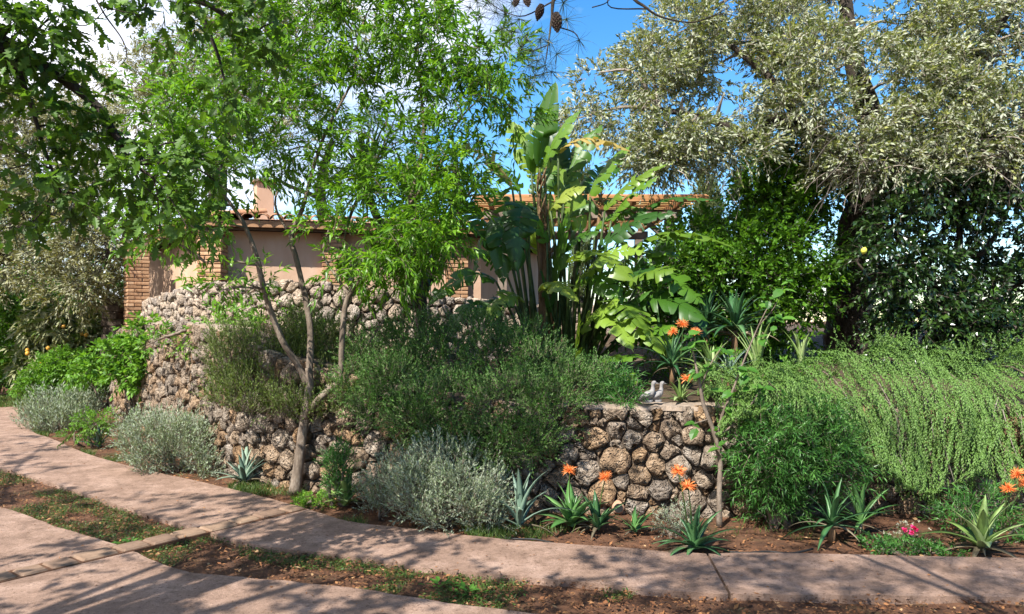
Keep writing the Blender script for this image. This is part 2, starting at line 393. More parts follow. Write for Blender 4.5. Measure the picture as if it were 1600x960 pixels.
def sprays(soup, rng, clusters, n, twig=.3, nleaf=10, L=.1, W=.02, tpl='lance', up=.3, out=1.0, droop=.3, ang=50, leafdroop=.15,
           shell=.55, gap=None, gscale=3.0, rnd=.6, tmean=.5, tsd=.16, upn=.8, mat_twig=None, twr=.003, side=(0, 0, 0), weight=None, keep=None):
    cl = np.array(clusters, float)
    w = (cl[:, 3] * cl[:, 5] + cl[:, 3] * cl[:, 4] + cl[:, 4] * cl[:, 5]) if weight is None else np.asarray(weight, float)
    idx = rng.choice(len(cl), int(n), p=w / w.sum())
    u = unit(rng.normal(size=(len(idx), 3)))
    r = rng.uniform(0, 1, len(idx)) ** (1 / 3) * (1 - shell) + shell * rng.uniform(.65, 1.0, len(idx))
    p = cl[idx, :3] + u * r[:, None] * cl[idx, 3:6]
    ok = np.ones(len(p), bool)
    if gap is not None:
        ok &= noise3(p, gscale, rng.uniform(0, 50)) > gap
    if keep is not None:
        ok &= keep(p)
    p = p[ok]; u = u[ok]; N = len(p)
    d = unit(out * u + np.array([0, 0, up]) + rnd * rng.normal(size=(N, 3)) + np.array(side))
    tl = twig * rng.uniform(.6, 1.3, N)
    st = rng.normal(0, tsd * .7, N)
    a = unit(np.cross(d, rng.normal(size=(N, 3)))); b = np.cross(d, a)
    if mat_twig is not None and droop <= .12:
        tip = (p + d * tl[:, None] - np.array([0, 0, 1]) * (droop * tl)[:, None])[:, None, :]
        v = np.concatenate([np.stack([p + a * twr, p - .5 * a * twr + .87 * b * twr, p - .5 * a * twr - .87 * b * twr], 1), tip], 1)
        f = np.array([(0, 1, 3), (1, 2, 3), (2, 0, 3)])[None] + (np.arange(N) * 4)[:, None, None]
        soup.add(v.reshape(-1, 3), f.reshape(-1, 3), .5, 1)
    elif mat_twig is not None:
        base = np.stack([p + a * twr, p - .5 * a * twr + .87 * b * twr, p - .5 * a * twr - .87 * b * twr], 1)
        mid_o = p + d * (tl * .55)[:, None] - np.array([0, 0, 1]) * (droop * tl * .3)[:, None]
        mid = np.stack([mid_o + a * twr * .7, mid_o - .35 * a * twr + .6 * b * twr, mid_o - .35 * a * twr - .6 * b * twr], 1)
        tip = (p + d * tl[:, None] - np.array([0, 0, 1]) * (droop * tl)[:, None])[:, None, :]
        v = np.concatenate([base, mid, tip], 1)
        tf = np.array([(0, 1, 4), (0, 4, 3), (1, 2, 5), (1, 5, 4), (2, 0, 3), (2, 3, 5), (3, 4, 6), (4, 5, 6), (5, 3, 6)])
        f = tf[None] + (np.arange(N) * 7)[:, None, None]
        soup.add(v.reshape(-1, 3), f.reshape(-1, 3), .5, 1)
    ph0 = rng.uniform(0, 6.28, N)
    for j in range(nleaf):
        t = (j + 1) / nleaf
        tj = np.clip(t + rng.normal(0, .04, N), .03, 1)
        q = p + d * (tl * tj)[:, None] - np.array([0, 0, 1]) * (droop * tl * tj ** 2)[:, None]
        dd = unit(d - np.array([0, 0, 2 * droop]) * tj[:, None])
        ph = ph0 + j * 2.4
        s = np.cos(ph)[:, None] * a + np.sin(ph)[:, None] * b
        an = rad(ang) * (1 - .45 * t) * rng.uniform(.7, 1.25, N)
        ld = dd * np.cos(an)[:, None] + s * np.sin(an)[:, None] - np.array([0, 0, leafdroop])
        nh = np.array([0, 0, upn]) + s * .3 + .45 * rng.normal(size=(N, 3))
        LL = L * rng.uniform(.65, 1.2, N) * (1 - .35 * abs(t - .5))
        leaf_block(soup, tpl, q, ld, nh, LL, W * LL / L * rng.uniform(.8, 1.2, N), np.clip(tmean + st + rng.normal(0, tsd, N), 0, 1))
    return N

def twig_links(soup, rng, skel, clusters, r0=.012, r1=.004, sag=.1, mi=1, per=1):
    """fine limbs from the nearest skeleton point into each cluster"""
    sk = np.vstack(skel)[:, :3]
    for c in clusters:
        for q in range(per):
            e = np.array(c[:3]) + rng.uniform(-.5, .5, 3) * np.array(c[3:6])
            dist = np.linalg.norm(sk - e, axis=1) + np.maximum(0, sk[:, 2] - e[2]) * .6
            s = sk[np.argmin(dist)]
            if np.linalg.norm(s - e) < .1: continue
            m = (s + e) / 2 + rng.normal(0, .06, 3) * np.linalg.norm(e - s) + np.array([0, 0, sag * np.linalg.norm(e - s)])
            path = catmull([list(s) + [r0], list(m) + [(r0 + r1) / 2], list(e) + [r1]], 4)
            v, f = tube_geo(path, 5, .1, rng)
            soup.add(v, f, .5, mi)

def leaf_object_mesh(name, tpl, mat):
    tv, tf = TPL[tpl]
    me = pmesh(name, tv, tf, .5); me.materials.append(mat)
    return me

def place_leaf(me, name, parent, pos, d, nh, L, W):
    d = Vector(d).normalized(); s = d.cross(Vector(nh)).normalized(); nn = s.cross(d)
    o = bpy.data.objects.new(name, me); COL.objects.link(o)
    o.parent = parent
    pp = Vector(pos) - Vector(parent.location)
    o.matrix_local = Matrix(((d.x * L, s.x * W, nn.x * L, pp.x), (d.y * L, s.y * W, nn.y * L, pp.y), (d.z * L, s.z * W, nn.z * L, pp.z), (0, 0, 0, 1)))
    return o

# ------------------------------------------------------------------ ground and driveway
def sheet(name, outline, z0, z1, mat, parent=None, edge=0.0):
    """flat slab with vertical sides from a plan outline"""
    n = len(outline)
    v = [(x, y, z1) for x, y in outline] + [(x, y, z0) for x, y in outline]
    f = [tuple(range(n))] + [(i, i + n, (i + 1) % n + n, (i + 1) % n) for i in range(n)]
    me = pmesh(name, v, f, .5)
    return link(name, me, parent, (mat,))

def gridded_ground():
    xs = np.concatenate([[-400, -120, -50, -25, -16], np.linspace(-12, 8, 81), [12, 20, 40, 120, 400]])
    ys = np.concatenate([[-400, -100, -30, -10, -2], np.linspace(1, 18, 69), [24, 40, 80, 160, 600]])
    v = []; f = []
    for y in ys:
        for x in xs:
            near = abs(x) < 12 and 1 < y < 17.9
            z = 0.012 * math.sin(x * 5.1 + y * 1.7) * math.sin(y * 6.3) + R.uniform(-.008, .008) if near else 0
            v.append((x, y, z - .012))
    nx = len(xs)
    for j in range(len(ys) - 1):
        for i in range(nx - 1):
            a = j * nx + i; f.append((a, a + 1, a + nx + 1, a + nx))
    o = link('ground', pmesh('ground', v, f, .5), None, (M['soil'],), True)
    tag(o, 'red brown soil strewn with dry leaves between the drive and the wall', 'ground', kind='structure')
    return o
ground = gridded_ground()

far_edge = [(-500, 655), (-120, 648), (-10, 640), (30, 640), (44, 656), (50, 677), (83, 690), (133, 712), (200, 732), (300, 755), (377, 773), (467, 797), (543, 820), (633, 831), (767, 847), (967, 862), (1100, 872), (1200, 871), (1600, 879), (2300, 886)]
near_edge = [(-420, 690), (-160, 705), (0, 735), (133, 777), (240, 813), (307, 831), (400, 858), (567, 878), (667, 895), (800, 907), (933, 920), (1100, 935), (1200, 937), (1467, 940), (1600, 942), (2300, 950)]
near_track = [(-500, 735), (-150, 765), (0, 798), (83, 827), (180, 857), (213, 871), (287, 900), (400, 911), (560, 928), (733, 955), (1000, 985), (1400, 1005), (2300, 1040)]
def rough(pts, n=6, amp=.005):
    g = [G(*p) for p in pts]
    c = catmull([[p.x, p.y] for p in g], n)
    c[:, 1] += R.normal(0, amp, len(c)); return [tuple(q) for q in c]
FE, NE, NT = rough(far_edge), rough(near_edge), rough(near_track)

road = empty('road', (0, 0, 0), 'rosy concrete twin track drive curving past the stone wall', 'road', kind='structure')
def split_at(line, x):
    return [p for p in line if p[0] < x], [p for p in line if p[0] >= x]
# the far track: cut at the saw joint on the right
ja, jb = G(1105, 872), G(1140, 936)
fl, fr = split_at(FE, ja.x); nl, nr = split_at(NE, jb.x)
g_ = .008
sheet('slab', fl + [(ja.x - g_, ja.y)] + [(jb.x - g_, jb.y)] + nl[::-1], -.06, .030, M['concrete'], road)
sheet('slab', [(ja.x + g_, ja.y)] + fr + nr[::-1] + [(jb.x + g_, jb.y)], -.06, .031, M['concrete'], road)
sheet('slab', NT + [(NT[-1][0], 1.0), (NT[0][0], 1.0)], -.06, .030, M['concrete'], road)

# the row of pavers that crosses both tracks
pv_a, pv_b = G(468, 799), G(-40, 921)
dirv = (pv_b - pv_a); plen = dirv.length; dirv.normalize(); perp = Vector((-dirv.y, dirv.x, 0))
bed_ = [pv_a - perp * .10, pv_b - perp * .10, pv_b + perp * .10, pv_a + perp * .10]
sheet('joint_bed', [(q.x, q.y) for q in bed_], -.06, .0345, M['soil'], road)
s_ = 0.0; k = 0
while s_ < plen:
    ln = R.uniform(.17, .27)
    me = box_mesh('paver', ln - .018, R.uniform(.15, .175), .08, .012, R.uniform(0, 1)); me.materials.append(M['paver'])
    o = link('paver', me, road, world_space=False)
    c = pv_a + dirv * (s_ + ln / 2) + perp * R.normal(0, .006)
    o.location = (c.x, c.y, -.034 + R.uniform(-.002, .005)); o.rotation_euler = (R.normal(0, .008), R.normal(0, .008), math.atan2(dirv.y, dirv.x) + R.normal(0, .03))
    s_ += ln; k += 1

# ------------------------------------------------------------------ stone walls
def clip(poly, nx, ny, c):
    """keep nx*x+ny*y<=c"""
    out = []
    for i in range(len(poly)):
        a, b = poly[i], poly[(i + 1) % len(poly)]
        da, db = nx * a[0] + ny * a[1] - c, nx * b[0] + ny * b[1] - c
        if da <= 0: out.append(a)
        if (da < 0 < db) or (db < 0 < da):
            t = da / (da - db); out.append((a[0] + (b[0] - a[0]) * t, a[1] + (b[1] - a[1]) * t))
    return out

def shrink(poly, g):
    n = len(poly); res = list(poly)
    area = sum(poly[i][0] * poly[(i + 1) % n][1] - poly[(i + 1) % n][0] * poly[i][1] for i in range(n)) / 2
    sg = 1 if area > 0 else -1
    for i in range(n):
        a, b = poly[i], poly[(i + 1) % n]
        ex, ey = b[0] - a[0], b[1] - a[1]; L = math.hypot(ex, ey)
        if L < 1e-6: continue
        nx, ny = sg * ey / L, -sg * ex / L
        res = clip(res, nx, ny, nx * a[0] + ny * a[1] - g)
        if len(res) < 3: return []
    return res

def chamfer(poly, t=.15):
    out = []
    n = len(poly)
    for i in range(n):
        a, b = poly[i], poly[(i + 1) % n]
        out.append((a[0] + (b[0] - a[0]) * t, a[1] + (b[1] - a[1]) * t)); out.append((a[0] + (b[0] - a[0]) * (1 - t), a[1] + (b[1] - a[1]) * (1 - t)))
    # merge points that fall close together
    res = []
    for p in out:
        if not res or math.hypot(p[0] - res[-1][0], p[1] - res[-1][1]) > .012: res.append(p)
    while len(res) > 11:
        dmin = min(range(len(res)), key=lambda i: math.hypot(res[i][0] - res[i - 1][0], res[i][1] - res[i - 1][1])); res.pop(dmin)
    return res

class WallCurve:
    """plan curve x,y,ztop,zbot,stone size resampled by arc length; stones face to the right of travel"""
    def __init__(s, rows):
        c = catmull(rows, 14); d = np.hypot(np.diff(c[:, 0]), np.diff(c[:, 1])); s.s = np.concatenate([[0], np.cumsum(d)]); s.c = c; s.len = s.s[-1]
    def at(s, q):
        return [np.interp(q, s.s, s.c[:, k]) for k in range(5)]
    def nrm(s, q):
        a, b = s.at(max(0, q - .12)), s.at(min(s.len, q + .12)); dx, dy = b[0] - a[0], b[1] - a[1]; L = math.hypot(dx, dy)
        return dy / L, -dx / L

def stone_wall(name, label, rows, mat, seed, batter=.07, thick=.4, proud=.04, gap=.007, limit=300, rmin=.55):
    rng = np.random.default_rng(seed); W = WallCurve(rows)
    x0, y0 = W.at(W.len * .5)[:2]
    root = empty(name, (x0, y0, 0), label, 'stone wall', kind='thing')
    zmax = max(r[2] for r in rows); zmin = min(r[3] for r in rows)
    pts = []; tries = 0; PA = np.zeros((6000, 3))
    while tries < 40000:
        tries += 1
        q, z = rng.uniform(0, W.len), rng.uniform(zmin, zmax)
        _, _, zt, zb, sz = W.at(q)
        if z > zt - .02 or z < zb: continue
        r = sz * (rng.uniform(.8, 1.25) if tries < 14000 else rng.uniform(rmin, .8) if tries < 28000 else rng.uniform(.38, .6))
        k = len(pts)
        if k == 0 or np.all((q - PA[:k, 0]) ** 2 * .85 + (z - PA[:k, 1]) ** 2 * 1.15 > ((r + PA[:k, 2]) * .5) ** 2): PA[k] = (q, z, r); pts.append((q, z, r))
    cells = []
    arr = np.array(pts)
    for i, (q, z, r) in enumerate(pts):
        _, _, zt, zb, sz = W.at(q)
        h = sz * 1.1
        poly = [(q - h, max(zb, z - h)), (q + h, max(zb, z - h)), (q + h, z + h), (q - h, z + h)]
        zt2 = W.at(min(W.len, q + .1))[2]; sl = (zt2 - zt) / .1
        poly = clip(poly, -sl, 1, zt - sl * q + rng.uniform(-.02, .035))
        d2 = (arr[:, 0] - q) ** 2 + (arr[:, 1] - z) ** 2
        for j in np.argsort(d2)[1:22]:
            b = pts[j]; ex, ey = b[0] - q, b[1] - z; D = ex * ex + ey * ey
            wgt = .5 + .5 * (r * r - b[2] * b[2]) / D * .8
            wgt = min(.8, max(.2, wgt)); L = math.sqrt(D)
            poly = clip(poly, ex / L, ey / L, (ex * (q + ex * wgt) + ey * (z + ey * wgt)) / L)
            if len(poly) < 3: break
        if len(poly) < 3: continue
        poly = shrink(poly, gap * rng.uniform(.5, 1.5))
        if len(poly) < 3: continue
        poly = chamfer(poly)
        if len(poly) < 4: continue
        n = len(poly); area = abs(sum(poly[k][0] * poly[(k + 1) % n][1] - poly[(k + 1) % n][0] * poly[k][1] for k in range(n)) / 2)
        if area < .0006: continue
        X, Y = W.at(q)[:2]
        cells.append((area / (Y * Y), q, z, poly, area))
    cells.sort(key=lambda c: -c[0])
    def geo(q, z, poly, area):
        n = len(poly); cx = sum(p[0] for p in poly) / n; cz = sum(p[1] for p in poly) / n
        dep = proud * min(1.6, math.sqrt(area) / .13) * rng.uniform(.7, 1.3)
        off = rng.uniform(-.012, .016); tx, tz = rng.normal(0, .12, 2)
        V = []
        for sc_, dd, jit in ((1.0, -.05, 0), (.965, dep * .66, .006), (.78, dep, .016)):
            for a, b in poly:
                a2, b2 = cx + (a - cx) * sc_ + rng.normal(0, jit), cz + (b - cz) * sc_ + rng.normal(0, jit)
                V.append((a2, b2, dd + off + (a2 - cx) * tx + (b2 - cz) * tz + (rng.normal(0, .007) if dd > 0 else 0)))
        V.append((cx, cz, dep * rng.uniform(.85, 1.1) + off))
        out = []
        for a, b, d in V:
            a = min(max(a, 0), W.len)
            px, py = W.at(a)[:2]; nx, ny = W.nrm(a)
            d2 = d - batter * b
            out.append((px + nx * d2, py + ny * d2, b))
        f = []
        for l in range(2):
            for k in range(n):
                k2 = (k + 1) % n; A, B, C_, D = l * n + k, l * n + k2, (l + 1) * n + k2, (l + 1) * n + k
                f += [(A, B, C_), (A, C_, D)]
        for k in range(n): f.append((2 * n + k, 2 * n + (k + 1) % n, 3 * n))
        return out, f
    rest = Soup()
    for i, (_, q, z, poly, area) in enumerate(cells):
        v, f = geo(q, z, poly, area); t = float(np.clip(rng.beta(1.6, 1.6), 0, 1))
        if i < limit:
            link('stone', pmesh('stone', v, f, t), root, (mat,), True)
        else:
            rest.add(v, f, t)
    if rest.n:
        o = rest.build('stone_facing', (mat,), root, True); o['kind'] = 'stuff'
    # solid core just behind the stone faces
    qs = np.linspace(0, W.len, max(12, int(W.len / .18))); v = []; f = []
    for q in qs:
        X, Y, zt, zb, _ = W.at(q); nx, ny = W.nrm(q)
        for d, z in ((-.012 - batter * zb, zb - .05), (-.012 - batter * zt, zt - .012), (-thick - batter * zt, zt - .012), (-thick, zb - .05)):
            v.append((X + nx * d, Y + ny * d, z))
    for i in range(len(qs) - 1):
        for k in range(4):
            k2 = (k + 1) % 4; f.append((i * 4 + k, i * 4 + k2, (i + 1) * 4 + k2, (i + 1) * 4 + k))
    f.append((0, 1, 2, 3)); f.append(tuple((len(qs) - 1) * 4 + k for k in (3, 2, 1, 0)))
    link('core', pmesh('core', v, f, .5), root, (M['mortar'],))
    return root, W, len(cells)

# lower retaining wall, travelling from far left to right; facing the drive
LW = [(-9.6, 18.0, 1.15, -.05, .17), (-8.3, 15.8, 1.30, -.05, .15), (-6.5, 12.7, 1.46, -.05, .135), (-4.75, 10.3, 1.55, -.05, .125), (-3.45, 8.6, 1.50, -.05, .12), (-2.95, 7.95, 1.44, -.05, .125), (-2.3, 7.45, 1.25, -.05, .14), (-1.1, 6.95, 1.0, -.05, .135),
      (.1, 6.55, .87, -.05, .135), (.9, 6.36, .86, -.05, .137), (1.75, 6.28, .86, -.05, .137), (3.0, 6.38, .86, -.05, .145), (4.6, 6.6, .88, -.05, .17), (6.6, 6.9, .9, -.05, .18)]
lower_wall, LWC, nst = stone_wall('retaining_wall', 'rough tan limestone retaining wall along the drive under the rosemary', LW, M['lime'], 11)
UW = [(-6.75, 13.9, 1.86, .9, .12), (-6.2, 12.9, 1.94, .9, .12), (-5.05, 11.5, 2.06, .9, .12), (-4.1, 10.75, 2.14, .9, .13), (-2.9, 10.4, 2.13, .7, .15), (-1.75, 10.7, 2.04, .5, .16), (-.55, 11.4, 1.92, .5, .17), (.9, 12.2, 1.82, .5, .17), (2.2, 12.8, 1.8, .5, .2)]
upper_wall, UWC, nst2 = stone_wall('parapet_wall', 'pale grey stone parapet curving in front of the house', UW, M['grey_lime'], 23, batter=.05)
print('stones', nst, nst2)

# mortar cap on the low wall beside the ducks
def wall_cap(W, q0, q1, name, parent, wid=.34, th=.022, lift=.0):
    qs = np.linspace(q0, q1, 40); v = []; f = []
    for q in qs:
        X, Y, zt, zb, _ = W.at(q); nx, ny = W.nrm(q); b = .07 * zt
        w0 = .02 + R.uniform(-.02, .02)
        for d, z in ((w0 - b, zt - .012 + lift), (w0 - .01 - b, zt + th + lift + R.uniform(-.012, .012)), (-wid - b, zt + th + lift), (-wid - b, zt - .012 + lift)):
            v.append((X + nx * d, Y + ny * d, z))
    for i in range(len(qs) - 1):
        for k in range(4):
            k2 = (k + 1) % 4; f.append((i * 4 + k, i * 4 + k2, (i + 1) * 4 + k2, (i + 1) * 4 + k))
    f.append((0, 1, 2, 3)); f.append(tuple((len(qs) - 1) * 4 + k for k in (3, 2, 1, 0)))
    return link(name, pmesh(name, v, f, .5), parent, (M['cap'],))
def q_at_x(W, x):
    return float(W.s[np.argmin(abs(W.c[:, 0] - x))])
wall_cap(LWC, q_at_x(LWC, .35), q_at_x(LWC, 1.95), 'coping', lower_wall)
wall_cap(LWC, q_at_x(LWC, -5.4), q_at_x(LWC, -3.2), 'coping', lower_wall)

# clay drain pipe low in the wall
pp = P(965, 792, 6.33)
dp = [[pp.x, pp.y - .05, pp.z, .05], [pp.x, pp.y + .2, pp.z, .05]]
drain = tube('drain_pipe', dp, M['clay'], lower_wall, 12, 0)
v, f = tube_geo([[pp.x, pp.y - .052, pp.z, .038], [pp.x, pp.y - .045, pp.z, .038]], 12)
link('pipe_mouth_shade', pmesh('pipe_mouth_shade', v, f, .5), lower_wall, (M['hose'],))  # black disc on the closed pipe end, painted shade of the hollow

# planted terrace between the walls and the yard behind
def terrace():
    n = 60; v = []; f = []
    qa = np.linspace(0, LWC.len, n)
    for i, q in enumerate(qa):
        X, Y, zt, *_ = LWC.at(q); nx, ny = LWC.nrm(q)
        ax, ay = X - nx * .18 - 0 * nx, Y - ny * .18
        t = i / (n - 1)
        u = UWC.at(UWC.len * min(1, t * 1.05))
        zu = np.interp(u[0], [-6.7, -3, -1, 1, 3], [1.45, 1.5, 1.05, .75, .9])
        zu = max(zu, np.interp(t, [.66, .8, 1], [.7, 1.38, 1.38])); ux, uy = u[0], u[1] + .15
        if t > .8:
            k = (t - .8) / .2; ux += k * 14; uy += k * 2
        for w in (0, .25, .5, .75, 1.0):
            z = (zt - .03) * (1 - w) + zu * w + (R.normal(0, .03) if 0 < w < 1 else 0)
            v.append((ax * (1 - w) + ux * w, ay * (1 - w) + uy * w, z))
        v.append((ux + (ux - ax) * .3, uy + 22, max(zu, 1.0)))
    for i in range(n - 1):
        for k in range(5):
            a = i * 6 + k; f.append((a, a + 6, a + 7, a + 1))
    o = link('terrain', pmesh('terrain', v, f, .5), None, (M['terrace'],), True)
    tag(o, 'raised planted terrace behind the retaining wall', 'terrain', kind='structure')
terrace()

# ------------------------------------------------------------------ house
EZ = 3.16
A = Vector((-4.75, 11.6, 0)); B = Vector((-.2, 12.9, 0)); Cc = Vector((-8.35, 16.6, 0)); Dd = Vector((-4.2, 19.5, 0)); Ee = Vector((1.2, 17.5, 0))
house = empty('house', (-4, 14, 1.2), 'pink plastered bungalow with brick pilasters and clay tile roof', 'house')
ctr = Vector((-3.2, 15.2, 0))
def inset(p, d):
    return p + (ctr - p).normalized() * d
wa, wb, wc, wd, we = [inset(p, .42) for p in (A, B, Cc, Dd, Ee)]
def wall_panel(p, q, z0, z1, th, mat, name):
    d = (q - p).normalized(); nrm = Vector((d.y, -d.x, 0))
    a = [p, q, q - nrm * th, p - nrm * th]
    v = [(x.x, x.y, z0) for x in a] + [(x.x, x.y, z1) for x in a]
    f = [(0, 3, 2, 1), (4, 5, 6, 7), (0, 1, 5, 4), (1, 2, 6, 5), (2, 3, 7, 6), (3, 0, 4, 7)]
    return link(name, pmesh(name, v, f, .5), house, (mat,))
wall_panel(wa, wb, .9, 3.0, .25, M['plaster'], 'wall')
wall_panel(wc, wa, .9, 3.0, .25, M['plaster'], 'wall')
wall_panel(wb, we, .9, 3.0, .25, M['plaster'], 'wall')
wall_panel(we, wd, .9, 3.0, .25, M['plaster'], 'wall')
wall_panel(wd, wc, .9, 3.0, .25, M['plaster'], 'wall')

# eaves board, soffit and roof deck
def poly_slab(name, pts, z0, z1, mat, parent):
    return sheet(name, [(p.x, p.y) for p in pts], z0, z1, mat, parent)
soff = [inset(p, .10) for p in (A, B, Ee, Dd, Cc)]
poly_slab('soffit', soff, 2.985, 3.06, M['soffit'], house)
def board(p, q, z0, z1, th, mat, name, parent):
    d = (q - p).normalized(); nrm = Vector((d.y, -d.x, 0))
    a = [p, q, q - nrm * th, p - nrm * th]
    v = [(x.x, x.y, z0) for x in a] + [(x.x, x.y, z1) for x in a]
    f = [(0, 3, 2, 1), (4, 5, 6, 7), (0, 1, 5, 4), (1, 2, 6, 5), (2, 3, 7, 6), (3, 0, 4, 7)]
    return link(name, pmesh(name, v, f, .5), parent, (mat,))
board(A, B, 3.03, 3.13, .04, M['fascia'], 'eaves_board', house)
board(Cc, A, 3.03, 3.13, .04, M['fascia'], 'eaves_board', house)
# roof planes (low pitch)
apex = Vector((-3.4, 15.6, 3.62))
roof = link('roof', pmesh('roof', [(p.x, p.y, 3.135) for p in (A, B, Ee, Dd, Cc)] + [tuple(apex)], [(0, 1, 5), (1, 2, 5), (2, 3, 5), (3, 4, 5), (4, 0, 5), (4, 3, 2, 1, 0)], .5), house, (M['tile'],))
# barrel tiles along the two eaves in view
def tile_mesh(w=.105, ln=.42, th=.016, seg=6):
    v = []; f = []
    for j, (y, k) in enumerate(((0, 1.0), (ln, .86))):
        for r in (w, w - th):
            for i in range(seg + 1):
                a = math.pi * i / seg
                v.append((-r * k * math.cos(a), y, r * k * math.sin(a) * .85))
    n = seg + 1
    for i in range(seg):
        f += [(i, i + 1, 2 * n + i + 1, 2 * n + i), (n + i + 1, n + i, 3 * n + i, 3 * n + i + 1), (i + 1, i, n + i, n + i + 1)]
    f += [(0, 2 * n, 3 * n, n), (seg, n + seg, 3 * n + seg, 2 * n + seg)]
    return [(pmesh('tile', v, f, t)) for t in (0, .3, .6, 1)]
TM = tile_mesh()
for t in TM: t.materials.append(M['tile']); t.polygons.foreach_set('use_smooth', [True] * len(t.polygons))
def tile_run(p, q, rows=3):
    d = (q - p); L = d.length; d.normalize(); n = Vector((-d.y, d.x, 0))
    pitch = math.atan2(apex.z - 3.135, 3.6)
    cnt = int(L / .205)
    for r in range(rows):
        for i in range(cnt):
            o = link('tile', TM[R.integers(0, 4)], roof, world_space=False)
            c = p + d * ((i + .5) * L / cnt) + n * (r * .36 - .07)
            o.location = (c.x, c.y, 3.14 + (r * .36) * math.tan(pitch) + .004 * (r) + R.uniform(0, .012))
            o.rotation_euler = (pitch, 0, math.atan2(d.y, d.x) + R.normal(0, .02))
tile_run(A, B); tile_run(Cc, A)

# brick pilasters: every course is laid brick by brick round a mortar core
BR = [box_mesh('brick', .235, .115, .05, .006, t) for t in (0, .35, .7, 1)]
for b in BR: b.materials.append(M['brick'])
def brick_pillar(cx, cy, z0, z1, rz, name='pillar', w=.364):
    me = box_mesh(name, w - .03, w - .03, z1 - z0, 0, .5); me.materials.append(M['joint'])
    p = link(name, me, house, world_space=False); p.location = Vector((cx, cy, z0)) - house.location; p.rotation_euler = (0, 0, rz)
    z = 0.004; k = 0
    while z < z1 - z0 - .05:
        e, h_ = w / 2 - .1175, w / 2 - .0575
        for j in range(4):
            o = link('brick', BR[R.integers(0, 4)], p, world_space=False)
            m_ = -1 if k % 2 else 1
            x_, y_ = [(-e * m_, -h_), (h_, -e * m_), (e * m_, h_), (-h_, e * m_)][j]
            o.location = (x_ + R.normal(0, .003), y_ + R.normal(0, .003), z); o.rotation_euler = (0, 0, (j % 2) * math.pi / 2 + R.normal(0, .012))
        z += .064; k += 1
    return p
fd = (B - A).normalized(); fr_ = math.atan2(fd.y, fd.x)
sd = (A - Cc).normalized(); sr = math.atan2(sd.y, sd.x)
brick_pillar(-4.62, 11.75 + .12, 1.3, 2.97, fr_ - .25)
brick_pillar(-6.72, 13.75, 1.0, 2.97, sr)
c_ = P(523, 430, 12.62); brick_pillar(c_.x, c_.y - .1, 1.3, 2.97, fr_)
c_ = P(712, 430, 13.2); brick_pillar(c_.x, c_.y - .1, 1.2, 2.97, fr_)
# old dark stone pier behind the brick post
pr = [box_mesh('stone', R.uniform(.3, .42), R.uniform(.3, .4), .14, .02, R.uniform(0, .25)) for i in range(4)]
pier = empty('stone_pier', P(178, 560, 15).to_tuple(), 'dark mossy stone pier left of the brick porch post', 'pier')
pier.location.z = .9
for b in pr: b.materials.append(M['mortar'])
for i in range(8):
    o = link('stone', pr[i % 4], pier, world_space=False); o.location = (R.normal(0, .012), R.normal(0, .012), i * .142); o.rotation_euler = (0, 0, R.normal(0, .05))

# chimney
ch = P(412, 330, 14.4)
me = box_mesh('chimney', .32, .32, .95, .012); me.materials.append(M['plaster'])
chim = link('chimney', me, house, world_space=False); chim.location = Vector((ch.x, ch.y, 3.2)) - house.location; chim.rotation_euler = (0, 0, rad(28))
me = box_mesh('chimney_cap', .42, .42, .06, .01); me.materials.append(M['cap'])
cc_ = link('chimney_cap', me, chim, world_space=False); cc_.location = (0, 0, .952)

# ------------------------------------------------------------------ pergola
per = empty('pergola', (1.2, 13, 1.0), 'orange timber pergola with reed roof behind the giant leaves', 'pergola')
def beam(name, p, q, w, h, mat, parent=per):
    """beam whose underside runs p->q"""
    p, q = Vector(p), Vector(q); d = q - p; L = d.length
    me = box_mesh(name, L, w, h, min(.008, w * .2, h * .2)); me.materials.append(mat)
    o = link(name, me, parent, world_space=False)
    o.location = (p + q) / 2 - parent.location; o.rotation_euler = (0, -math.atan2(d.z, math.hypot(d.x, d.y)), math.atan2(d.y, d.x))
    return o
PY0, PY1, PX0, PX1 = 12.0, 15.6, -.45, 2.72
for x in (PX0 + .3, PX1 - .2):
    for y in (PY0 + .3, PY1 - .3):
        me = box_mesh('post', .15, .15, 2.2, .01); me.materials.append(M['greywood'])
        o = link('post', me, per, world_space=False); o.location = (x - 1.2, y - 13, .0)
        for sx in (-1, 1):
            if PX0 < x + sx * .5 < PX1: beam('brace', (x + sx * .06, y, 2.85), (x + sx * .42, y, 3.17), .08, .08, M['greywood'])
for y in (PY0 + .3, PY1 - .3):
    beam('beam', (PX0, y, 3.2), (PX1 - .02, y, 3.2), .12, .16, M['greywood'])
nr_ = 9
for i in range(nr_):
    x = PX0 + .12 + (PX1 - PX0 - .24) * i / (nr_ - 1)
    beam('rafter', (x, PY0 - .25, 3.362), (x, PY1 + .1, 3.362), .07, .13, M['wood'])
for i in range(22):
    y = PY0 - .2 + (PY1 - PY0 + .2) * i / 21
    beam('slat', (PX0 - .15 + R.uniform(-.03, .03), y, 3.495), (PX1 + .22 + R.uniform(-.05, .05), y, 3.495), .10, .028, M['reed'] if i % 3 else M['wood'])
beam('fascia', (PX0 - .1, PY0 - .29, 3.40), (PX1 + .28, PY0 - .29, 3.40), .03, .10, M['wood'])
# low balustrade wall of the pergola terrace

# ------------------------------------------------------------------ trees
def crown(root, soup, mats, name='crown'):
    o = soup.build(name, mats, root); o['kind'] = 'stuff'; return o

def tree(name, label, base, cat='tree', group=None):
    return empty(name, base, label, cat, group)

